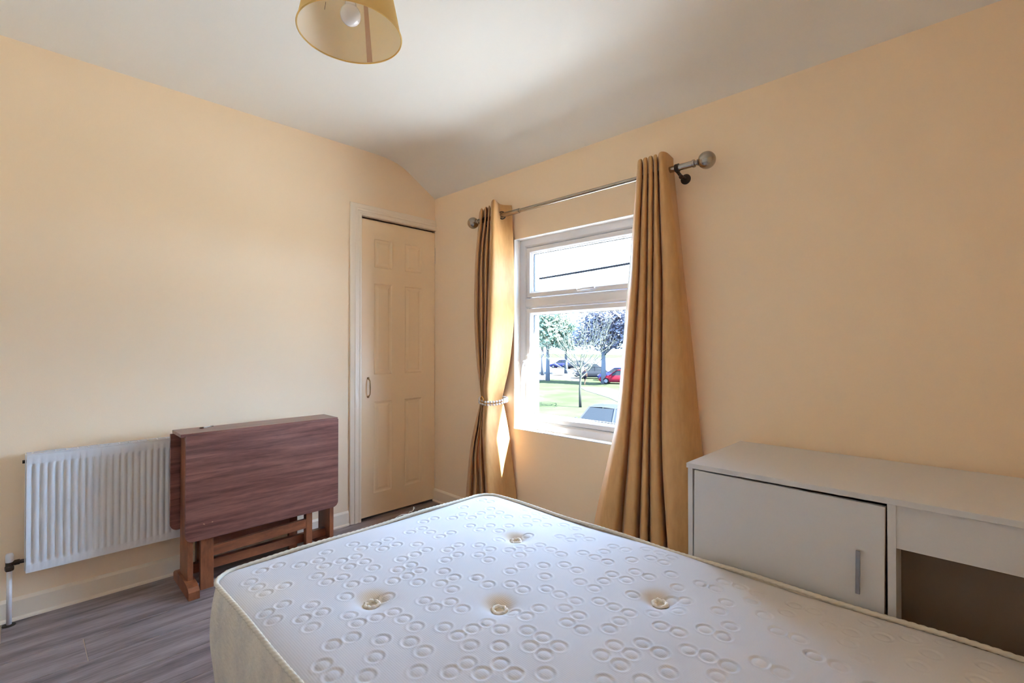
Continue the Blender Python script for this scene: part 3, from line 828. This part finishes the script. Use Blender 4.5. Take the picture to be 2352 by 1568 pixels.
for (a_, b_, s_) in ((-1.70, -1.45, .12), (-.62, -2.6, .3), (-.75, -3.0, .3)):   # larger old yellowing at the rim
    vd = n_.new('ShaderNodeVectorMath'); vd.operation = 'DISTANCE'; vd.inputs[1].default_value = (a_ - ROOTM.x, b_ - ROOTM.y, MZ - ROOTM.z)
    l_.new(tc.outputs['Object'], vd.inputs[0])
    mr = n_.new('ShaderNodeMapRange'); mr.inputs['From Min'].default_value = 0; mr.inputs['From Max'].default_value = s_
    mr.inputs['To Min'].default_value = .45; mr.inputs['To Max'].default_value = 0
    l_.new(vd.outputs['Value'], mr.inputs['Value'])
    mx_ = n_.new('ShaderNodeMixRGB'); mx_.inputs['Color2'].default_value = lin(222, 208, 184)
    l_.new(mr.outputs[0], mx_.inputs['Fac']); l_.new(prevc, mx_.inputs['Color1']); prevc = mx_.outputs[0]
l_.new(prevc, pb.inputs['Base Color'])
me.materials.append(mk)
mroot = thing('mattress', tuple(ROOTM), 'white tufted mattress embossed with small rings, filling the foreground', 'mattress')
o = bpy.data.objects.new('top_cover', me); COL.objects.link(o); o.parent = mroot
# boundary path
def border_path(n_per=.012, off=0.0):
    pts = []
    R = RC + off
    def arc(cx_, cy_, a0):
        k_ = 10
        for q in range(k_): 
            a = rad(a0 + 90 * q / k_); pts.append((cx_ + R * math.cos(a), cy_ + R * math.sin(a)))
    def line(p, q):
        L = math.hypot(q[0] - p[0], q[1] - p[1]); k_ = int(L / n_per)
        for i in range(k_): t = i / k_; pts.append((p[0] + (q[0] - p[0]) * t, p[1] + (q[1] - p[1]) * t))
    line((MX1 + off, MY0 + RC), (MX1 + off, MY1 - RC)); arc(MX1 - RC, MY1 - RC, 0)
    line((MX1 - RC, MY1 + off), (MX0 + RC, MY1 + off)); arc(MX0 + RC, MY1 - RC, 90)
    line((MX0 - off, MY1 - RC), (MX0 - off, MY0 + RC)); arc(MX0 + RC, MY0 + RC, 180)
    line((MX0 + RC, MY0 - off), (MX1 - RC, MY0 - off)); arc(MX1 - RC, MY0 + RC, 270)
    return pts
bp2 = border_path(.0035)
# twisted cord piping: rope of three strands
pp = MB(); n2 = len(bp2); seg = 12; s_acc = 0.0
P3 = [Vector((x, y, MZ - .004 + .0022 * math.sin(i * .045) + .0016 * math.sin(i * .013 + 1))) for i, (x, y) in enumerate(bp2)]
for i, p in enumerate(P3):
    t = (P3[(i + 1) % n2] - P3[i - 1]).normalized(); s_acc += (P3[i] - P3[i - 1]).length if i else 0
    u_ = Vector((t.y, -t.x, 0)).normalized(); w_ = Vector((0, 0, 1))
    for j_ in range(seg):
        a = 2 * math.pi * j_ / seg
        r_ = .0064 + .0009 * math.cos(3 * a - s_acc * 330)
        pp.v.append(tuple(p + (u_ * math.cos(a) + w_ * math.sin(a)) * r_))
for i in range(n2):
    for j_ in range(seg):
        a, b_, c, d = i * seg + j_, i * seg + (j_ + 1) % seg, ((i + 1) % n2) * seg + (j_ + 1) % seg, ((i + 1) % n2) * seg + j_
        pp.f.append((a, b_, c, d))
pip = mesh_obj('piping', pp.v, pp.f, M_piping, mroot, True)
bp2 = border_path(.012)
ZB = .125
n2 = len(bp2)
sd = MB(); levels_ = 26
cxm, cym = (MX0 + MX1) / 2, (MY0 + MY1) / 2
for lv in range(levels_ + 1):
    t = lv / levels_; z = MZ - .008 - (MZ - .008 - ZB) * t
    for i, (x, y) in enumerate(bp2):
        nxn, nyn = bp2[(i + 1) % n2][1] - bp2[i - 1][1], -(bp2[(i + 1) % n2][0] - bp2[i - 1][0])
        L = math.hypot(nxn, nyn); nxn /= L; nyn /= L
        bul = .012 * math.sin(math.pi * t) ** .7 + .0035 * math.sin(i * .23 + 2 * t) * math.sin(math.pi * t) + .0025 * math.sin(i * .61 + 6 * t)
        if x > MX1 - .06 and y < MY1 - .05: bul *= .5
        sd.v.append((x + nxn * bul, y + nyn * bul, z))
for lv in range(levels_):
    for i in range(n2):
        sd.f.append((lv * n2 + i, lv * n2 + (i + 1) % n2, (lv + 1) * n2 + (i + 1) % n2, (lv + 1) * n2 + i))
sd.f.append(tuple(levels_ * n2 + i for i in range(n2)))
mesh_obj('side_border', sd.v, sd.f, M_border, mroot, True)
# tuft buttons: fluffy felt rings set into the dips
rnd = random.Random(5)
for (a0, b0) in TUFTS:
    tf = MB(); pts_ = []; k_ = 26
    for q in range(k_):
        a = 2 * math.pi * q / k_; r_ = .0185 + .0014 * rnd.uniform(-1, 1)
        pts_.append((a0 + r_ * math.cos(a), b0 + r_ * math.sin(a), MZ - .0150 + .0026 * rnd.uniform(-1, 1)))
    tf.tube(pts_, [.0052 + .0014 * rnd.uniform(-1, 1) for _ in range(k_)], 8, closed=True)
    tf.lathe([(0, -.004), (.010, -.0045), (.0170, -.002)], (a0, b0, MZ - .016), (0, 0, 1), 20)
    tf.build('tuft', M_tuft, mroot, smooth=True)
th = MB(); p0 = Vector((-1.034, MY1 + .006, MZ + .002))
th.tube([p0, p0 + Vector((.012, .002, .008)), p0 + Vector((.020, .004, .004)), p0 + Vector((.028, 0, .012)), p0 + Vector((.036, .003, .018)), p0 + Vector((.031, .004, .022)), p0 + Vector((.027, 0, .014))], .0013, 6)
th.tube([p0 + Vector((.0, 0, 0)), p0 + Vector((-.03, .002, .005)), p0 + Vector((-.06, -.002, .001))], .0012, 6)
th.build('loose_thread', M_tuft, mroot, smooth=True)
for c in mroot.children: c.data.transform(Matrix.Translation(-ROOTM))
bs = MB().box(MX0 + .04, MX1 - .04, MY0 + .04, MY1 - .05, 0.0, .125).build('bed_base', M_base, bevel=.01)
tag(bs, 'low dark bed base underneath the white mattress', 'bed base')

# ------------------------------------------------------------------ white desk with cupboard
desk = thing('desk', (-.28, -2.75, 0), 'long white laminate desk with a cupboard door, against the wall right of the curtain', 'desk')
FX = -.548
MB().box(FX, -.012, -3.26, -2.200, .733, .750).build('desktop', M_desk, desk, bevel=.0012)
MB().box(FX + .001, -.014, -2.222, -2.2055, 0, .733).build('side_panel', M_desk, desk, bevel=.0008)
MB().box(FX + .004, -.014, -2.777, -2.7585, 0, .733).build('side_panel', M_desk, desk, bevel=.0008)
MB().box(FX + .001, -.014, -3.255, -3.238, 0, .733).build('side_panel', M_desk, desk, bevel=.0008)
MB().box(FX + .010, FX + .026, -3.238, -2.7605, .616, .733).build('apron', M_desk, desk, bevel=.0008)
MB().box(FX + .118, FX + .134, -3.238, -2.777, .10, .733).build('back_panel', mat('kneehole_shade_brown', lin(120, 100, 80), .7), desk)  # kneehole shade put into the panel's brown colour
MB().box(-.030, -.014, -2.7595, -2.222, .05, .733).build('back_panel', M_desk, desk)
MB().box(FX + .03, -.03, -2.7595, -2.222, .06, .078).build('bottom_shelf', M_desk, desk)
MB().box(FX + .03, -.03, -2.7595, -2.222, .38, .396).build('shelf', M_desk, desk)
dr = MB().box(FX + .001, FX + .0165, -2.7545, -2.2285, .062, .7285)
d_ = dr.build('door', M_desk, desk, bevel=.0008)
ed = MB().box(FX + .0008, FX + .0168, -2.7555, -2.7545, .062, .7285); 
ed = ed.build('door_edge', mat('worn_brown_edge', lin(150, 125, 100), 0.6), d_)
hh = MB(); hh.box(FX - .014, FX - .008, -2.7020, -2.6920, .478, .597); hh.box(FX - .009, FX + .001, -2.7010, -2.6930, .486, .494); hh.box(FX - .009, FX + .001, -2.7010, -2.6930, .581, .589)
hh = hh.build('door_handle', M_alu, d_, bevel=.0008); hh['label'] = 'slim grey metal bar handle'
adopt_all(desk)
ed.data.transform(Matrix.Translation((0, 0, 0)))
# the door hangs on worn hinges: it sags at the free side
piv = Vector((FX, -2.2285, .7285)) - Vector(desk.location)
Ms = Matrix.Translation(piv) @ Matrix.Rotation(rad(.6), 4, 'X') @ Matrix.Translation(-piv)
for o_ in (d_, ed, hh): o_.data.transform(Ms)

# ------------------------------------------------------------------ outside: the green, trees, cars
G = -2.9
_mat = mat
def mat(name, col, rough=0.6, metal=0.0, spec=0.0, **k): return _mat(name, col, rough, 0.0, spec=0.0, **k)
OS = 23.0 / (SKY_STRENGTH * .8 + sl.energy * math.sin(SUN_EL) / math.pi)     # the sky is far brighter than the room: outdoor colours are darkened so the view stays readable
def gpt(u, v): p = on_z(u, v, G); return (p.x, p.y)
M_grass = mat('mown_grass', tuple(c * OS for c in (0.040, 0.052, 0.028)) + (1,), 0.95, spec=0.0, var=(.35, (1, 1, 1), tuple(c * OS for c in (0.058, 0.068, 0.044)) + (1,), .35, .7))
M_path = mat('pale_path', tuple(c * OS for c in (0.10, 0.098, 0.092)) + (1,), 0.9, spec=0.0)
MB().box(17.2, 190, -60, 190, G - .3, G).build('ground', M_grass, kind='structure')
MB().box(.27, 17.2, -60, 190, G - .3, G).build('bounce_ground', mat('pale_bounce_ground', (.30, .30, .295, 1), .9, spec=0.0), kind='structure')  # unseen pale ground added to bounce sunlight up to the ceiling
def path(pxs, name, z):
    q = [gpt(u, v) for u, v in pxs]
    return MB().prism(q, 'z', G - .02, G + z).build(name, M_path, kind='structure')
path([(1560, 985), (1560, 930), (1440, 903), (1392, 890), (1330, 889), (1345, 897), (1400, 914), (1455, 941)], 'trim_5', .03)
path([(1200, 880), (1262, 871), (1332, 876), (1332, 866), (1285, 861), (1200, 862)], 'trim_6', .03)
path([(1100, 858), (1520, 868), (1520, 822), (1100, 822)], 'trim_7', .03)

M_bark = mat('grey_bark', tuple(c * OS for c in (0.12, 0.135, 0.16)) + (1,), 0.9, spec=0.0)
M_barkl = mat('pale_bark', tuple(c * OS for c in (0.06, 0.066, 0.056)) + (1,), 0.9, spec=0.0)
def leaf_mat(name, c1, c2):
    return mat(name, c1, .8, spec=0.0, var=(3.0, (1, 1, 1), c2, .35, .65), transl=(.35, c2))
M_green = leaf_mat('green_leaves', tuple(c * OS for c in (0.17, 0.28, 0.22)) + (1,), tuple(c * OS for c in (0.34, 0.46, 0.32)) + (1,))
M_purple = leaf_mat('purple_leaves', tuple(c * OS for c in (0.14, 0.15, 0.21)) + (1,), tuple(c * OS for c in (0.27, 0.26, 0.32)) + (1,))
def tree(base, h_trunk, r_trunk, blobs, n_leaf, size, m_leaf, m_bark, name, label, group=None, seed=1):
    rn = random.Random(seed)
    root = thing(name, (base[0], base[1], G), label, 'tree', group)
    tm = MB(); bx, by = base
    tm.tube([(0, 0, 0), (.05, .02, h_trunk * .5), (0, 0, h_trunk)], [r_trunk * 1.25, r_trunk, r_trunk * .8], 10)
    for (cx_, cy_, cz_, rr) in blobs:
        tm.tube([(0, 0, h_trunk * .9), (cx_ * .4, cy_ * .4, (cz_ + h_trunk) / 2), (cx_, cy_, cz_)], [r_trunk * .6, r_trunk * .35, r_trunk * .1], 6)
    tm.build('trunk', m_bark, root, smooth=True)
    V_, F_ = [], []
    tot = sum(b_[3] ** 2 for b_ in blobs)
    for (cx_, cy_, cz_, rr) in blobs:
        for _ in range(int(n_leaf * rr * rr / tot)):
            d = Vector((rn.gauss(0, 1), rn.gauss(0, 1), rn.gauss(0, 1))).normalized() * rr * rn.uniform(.35, 1.05)
            c = Vector((cx_, cy_, cz_)) + Vector((d.x, d.y, d.z * .85))
            a = Vector((rn.gauss(0, 1), rn.gauss(0, 1), rn.gauss(0, 1))).normalized(); b_ = a.orthogonal().normalized()
            s_ = size * rn.uniform(.6, 1.3); k = len(V_)
            V_ += [tuple(c + a * s_), tuple(c + b_ * s_ * .6), tuple(c - a * s_), tuple(c - b_ * s_ * .6)]
            F_.append((k, k + 1, k + 2, k + 3))
    mesh_obj('foliage', V_, F_, m_leaf, root, kind='stuff')
    return root
gp = gpt
b1 = gp(1258, 874)
tree(b1, 3.8, .22, [(0, 0, 6.0, 2.5), (.8, 1.6, 5.8, 2.1), (-1.0, -1.6, 5.4, 2.0), (0, -1.0, 7.2, 2.0), (.5, 1.6, 7.2, 1.8), (0, -2.4, 6.4, 1.4)], 6500, .22, M_green, M_bark, 'leafy_tree', 'large green tree on the lawn at the left of the window view', seed=2)
b2 = gp(1300, 858)
tree(b2, 3.2, .22, [(0, 0, 5.4, 2.4), (-1.2, -1.6, 5.0, 2.0), (.8, 1.6, 5.6, 2.0), (0, -.5, 7.0, 1.8)], 3600, .26, M_green, M_bark, 'leafy_tree', 'smaller green tree farther off, between the large green tree and the bare one', seed=3)
b3 = gp(1246, 862)
tree(b3, 3.4, .20, [(0, 0, 5.4, 2.1), (.6, 1.6, 6.0, 2.0), (0, -.8, 7.2, 1.7)], 2400, .24, M_green, M_bark, 'leafy_tree', 'green tree half hidden by the window frame at the far left of the view', seed=4)
b4 = gp(1386, 881)
tree(b4, 3.4, .24, [(0, 0, 5.2, 2.1), (-.8, 1.6, 4.9, 1.6), (.4, -2.0, 5.2, 1.9), (0, -.6, 7.0, 2.1), (0, 1.3, 6.8, 1.7), (.4, -3.0, 6.8, 1.9), (0, -3.9, 5.0, 1.5)], 8000, .19, M_purple, M_bark, 'purple_leaved_tree', 'dark purple-leaved tree at the right of the window view, behind the bare tree', seed=5)

# bare young tree in front
bb = gp(1333, 935)
bt = thing('bare_tree', (bb[0], bb[1], G), 'slender leafless young tree standing alone on the grass in mid-view', 'tree')
rn = random.Random(11)
tm = MB(); tm.tube([(0, 0, 0), (.0, .03, 1.2), (.03, -.02, 2.4), (0, 0, 2.7)], [.10, .075, .07, .065], 8); tm.build('trunk', M_barkl, bt, smooth=True)
br = MB()
def grow(p, d, L, r, dep):
    pts = [p]; q = p; dd = d.copy()
    for i in range(4):
        dd = (dd + Vector((rn.gauss(0, .08), rn.gauss(0, .08), .10))).normalized(); q = q + dd * L / 4; pts.append(q)
    br.tube(pts, [r, r * .85, r * .7, r * .55, r * .35], 4, cap=False)
    if dep > 0:
        for i in range(4):
            s_ = rn.randint(1, 4); nd = (dd + Vector((rn.gauss(0, .45), rn.gauss(0, .45), rn.gauss(.1, .3)))).normalized()
            grow(pts[s_], nd, L * rn.uniform(.5, .75), r * .55, dep - 1)
for k in range(15):
    a = k * 2.4; up_ = .35 + 1.0 * (k / 15)
    grow(Vector((0, 0, 1.9 + 1.0 * k / 15)), Vector((math.cos(a), math.sin(a), up_)).normalized(), rn.uniform(2.0, 2.8), .030, 2)
br.build('branches', mat('pale_twigs', tuple(c * OS for c in (0.11, 0.12, 0.10)) + (1,), 0.9), bt, kind='stuff')

# cars
M_tyre = mat('tyre_rubber', tuple(c * OS for c in (0.012, 0.012, 0.014)) + (1,), .8); M_rim = mat('alloy_rim', tuple(c * OS for c in (0.18, 0.18, 0.19)) + (1,), .3, spec=0.02)
M_cg = mat('car_glass', tuple(c * OS for c in (0.022, 0.028, 0.036)) + (1,), .3, spec=0.0)
def car(loc, heading, paint_, label, name='car', detail=True, roof=None, group=None):
    root = thing(name, (loc[0], loc[1], G), label, 'car', group)
    root.rotation_euler = (0, 0, heading)
    L, W = 4.35, 1.74
    # stations along the length: x, half-width at sill, half-width at belt, z bottom, z belt
    st = [(-2.18, .62, .66, .42, .70), (-2.10, .80, .80, .26, .84), (-1.75, .86, .84, .20, .92), (-1.0, .87, .86, .20, .95), (0, .87, .86, .20, .93), (.9, .87, .85, .20, .90), (1.45, .86, .80, .20, .80), (1.95, .80, .74, .24, .70), (2.16, .62, .60, .38, .58)]
    b_ = MB(); k = 8
    for (x, ws, wb, z0, z1) in st:
        zc_ = (z0 + z1) / 2
        b_.v += [(x, -ws * .92, z0), (x, -ws, z0 + .12), (x, -wb * 1.01, zc_), (x, -wb * .93, z1), (x, wb * .93, z1), (x, wb * 1.01, zc_), (x, ws, z0 + .12), (x, ws * .92, z0)]
    for i in range(len(st) - 1):
        for j_ in range(k): b_.f.append((i * k + j_, i * k + (j_ + 1) % k, (i + 1) * k + (j_ + 1) % k, (i + 1) * k + j_))
    b_.f.append(tuple(range(k))); b_.f.append(tuple((len(st) - 1) * k + q for q in range(k)))
    b_.build('car_body', paint_, root, smooth=True)
    # cabin: roof shell with glass faces as their own parts
    lowr = [(-1.80, .74, .90), (1.02, .76, .88)]; top = [(-1.15, .56, 1.42), (-.35, .60, 1.47), (.25, .58, 1.44)]
    rf = MB()
    for s_ in (1,):
        rf.v += [(x, -w_, z) for x, w_, z in top] + [(x, w_, z) for x, w_, z in top] + [(x, 0, z + .03) for x, w_, z in top]
        rf.f += [(0, 1, 7, 6), (1, 2, 8, 7), (6, 7, 4, 3), (7, 8, 5, 4)]
    pil = [((-1.80, -.74, .90), (-1.15, -.56, 1.42)), ((-1.80, .74, .90), (-1.15, .56, 1.42)), ((1.02, -.76, .88), (.25, -.58, 1.44)), ((1.02, .76, .88), (.25, .58, 1.44)),
           ((-.35, -.78, .90), (-.35, -.60, 1.47)), ((-.35, .78, .90), (-.35, .60, 1.47))]
    for a, c in pil: rf.tube([a, c], .035, 6)
    rf.tube([(x, -w_, z) for x, w_, z in top], .03, 6); rf.tube([(x, w_, z) for x, w_, z in top], .03, 6)
    rf.build('car_roof', roof or paint_, root)
    wg = [((-1.80, -.72, .91), (-1.80, .72, .91), (-1.16, .55, 1.41), (-1.16, -.55, 1.41)), ((1.02, -.74, .89), (1.02, .74, .89), (.26, .57, 1.43), (.26, -.57, 1.43))]
    for s_ in (-1, 1):
        wg.append(((-1.66, s_ * .76, .92), (-.38, s_ * .78, .92), (-.38, s_ * .605, 1.44), (-1.10, s_ * .57, 1.39)))
        wg.append(((-.32, s_ * .78, .92), (.90, s_ * .76, .90), (.22, s_ * .585, 1.41), (-.32, s_ * .605, 1.44)))
    for q in wg:
        MB().add(q, [(0, 1, 2, 3)]).build('car_window', M_cg, root)
    for x in (-1.35, 1.32):
        for s_ in (-1, 1):
            wh = MB(); wh.lathe([(.20, -.09), (.31, -.10), (.325, -.07), (.325, .07), (.31, .10), (.20, .09)], (x, s_ * .78, .325), (0, 1, 0), 20)
            wo = wh.build('wheel', M_tyre, root)
            MB().lathe([(0, s_ * .085), (.19, s_ * .09), (.20, s_ * .06)], (x, s_ * .78, .325), (0, 1, 0), 16).build('rim', M_rim, wo)
    for s_ in (-1, 1):
        MB().box(2.02, 2.12, s_ * .62 - .12, s_ * .62 + .12, .55, .66).build('headlamp', M_rim, root, bevel=.02)
        MB().box(-2.17, -2.10, s_ * .66 - .10, s_ * .66 + .10, .62, .78).build('tail_lamp', mat('tail_lamp_red', tuple(c * OS for c in (.2, .01, .01)) + (1,), .3, spec=0.02), root, bevel=.02)
        MB().box(.72, .86, s_ * .93 - .06, s_ * .93 + .06, .92, 1.04).build('wing_mirror', paint_, root, bevel=.03)
    return root
def at(u, v): return gpt(u, v)
P_silver = mat('silver_car_paint', tuple(c * OS for c in (0.038, 0.043, 0.052)) + (1,), .3, spec=0.02); P_blue = mat('blue_car_paint', tuple(c * OS for c in (0.025, 0.03, 0.10)) + (1,), .3, spec=0.02)
P_red = mat('red_car_paint', tuple(c * OS for c in (0.16, 0.012, 0.022)) + (1,), .3, spec=0.02); P_dark = mat('dark_car_paint', tuple(c * OS for c in (0.02, 0.024, 0.032)) + (1,), .3, spec=0.02); P_white = mat('white_car_paint', tuple(c * OS for c in (0.3, 0.3, 0.3)) + (1,), .3, spec=0.02)
p = on_z(1388, 948, G + 1.2)
car((p.x, p.y), rad(190), P_silver, 'silver-grey car parked close below the window, its roof at the bottom of the view', roof=None)
p = at(1402, 874); car((p[0] + .8, p[1] - .3), rad(118), P_blue, 'blue car parked beyond the purple-leaved tree at the right edge of the view')
p = at(1422, 880); car((p[0] - .5, p[1] - .4), rad(112), P_red, 'red car parked in front of the blue one by the purple-leaved tree')
p = at(1360, 869); car(p, rad(125), P_dark, 'dark grey car parked just left of the trunk of the purple-leaved tree')
p = at(1352, 857); car(p, rad(125), P_white, 'pale car far off, seen through the branches of the bare tree')
p = at(1290, 845); car(p, rad(110), P_blue, 'blue car parked far away between the two green trees')
p = at(1322, 847); car(p, rad(112), P_dark, 'dark car parked far away, just right of the far blue car')
# person walking on the green
pb_ = at(1344, 884)
person = thing('person', (pb_[0], pb_[1], G), 'person in dark top and dark shorts walking on the grass by the parked cars', 'person')
skin = mat('skin', tuple(c * OS for c in (0.10, 0.06, 0.045)) + (1,), .6); top_m = mat('dark_top', tuple(c * OS for c in (0.02, 0.022, 0.05)) + (1,), .8); sh_m = mat('dark_shorts', tuple(c * OS for c in (0.012, 0.012, 0.016)) + (1,), .8)
def skin_fig(name, verts, edges, radii, m_, parent, root_i=0):
    me_ = bpy.data.meshes.new(name); me_.from_pydata(verts, edges, []); me_.materials.append(m_)
    o_ = bpy.data.objects.new(name, me_); COL.objects.link(o_); o_.parent = parent
    o_.modifiers.new('skin', 'SKIN')
    for i, r_ in enumerate(radii):
        sv = me_.skin_vertices[0].data[i]; sv.radius = (r_, r_); sv.use_root = (i == root_i)
    s_ = o_.modifiers.new('sub', 'SUBSURF'); s_.levels = 1; s_.render_levels = 1
    return o_
bv = [(0, 0, .92), (0, 0, 1.15), (0, 0, 1.38), (0, 0, 1.48), (.01, 0, 1.60), (.02, 0, 1.70),
      (0, .18, 1.40), (.04, .24, 1.13), (.14, .24, .90), (0, -.18, 1.40), (-.06, -.24, 1.13), (-.02, -.24, .88),
      (0, .09, .86), (.12, .10, .48), (.06, .10, .07), (.18, .10, .03), (0, -.09, .86), (-.06, -.10, .48), (-.26, -.10, .12), (-.16, -.10, .03)]
be = [(0, 1), (1, 2), (2, 3), (3, 4), (4, 5), (2, 6), (6, 7), (7, 8), (2, 9), (9, 10), (10, 11), (0, 12), (12, 13), (13, 14), (14, 15), (0, 16), (16, 17), (17, 18), (18, 19)]
brd = [.13, .13, .14, .06, .10, .08, .065, .045, .035, .065, .045, .035, .09, .06, .04, .04, .09, .06, .04, .04]
skin_fig('body', bv, be, brd, skin, person)
skin_fig('top', [(0, 0, .95), (0, 0, 1.15), (0, 0, 1.40), (0, .18, 1.40), (.03, .22, 1.2), (0, -.18, 1.40), (-.04, -.22, 1.2)], [(0, 1), (1, 2), (2, 3), (3, 4), (2, 5), (5, 6)], [.15, .15, .16, .08, .065, .08, .065], top_m, person)
skin_fig('shorts', [(0, 0, .95), (0, .09, .86), (.08, .10, .58), (0, -.09, .86), (-.04, -.10, .58)], [(0, 1), (1, 2), (0, 3), (3, 4)], [.15, .11, .09, .11, .09], sh_m, person)
# hair cap
MB().sphere((.005, 0, 1.70), .105, 12, 8, (1, .95, 1)).build('hair', sh_m, person, smooth=True)
# overhead cable across the view, from a house bracket to a pole out of sight
wr = []
a_, b_ = on_x(1240, 640, 8.0), on_x(1447, 605, 8.0)
dv = (b_ - a_) 
for q in range(-24, 30):
    t = q / 4; p = a_ + dv * t; wr.append((8.0, p.y, p.z + .012 * (t - .5) ** 2))
tag(MB().tube(wr, .030, 8).build('overhead_cable', mat('cable_black', tuple(c * OS for c in (0.012, 0.012, 0.014)) + (1,), .9)), 'thin black overhead cable crossing the sky outside the upper pane', 'cable')
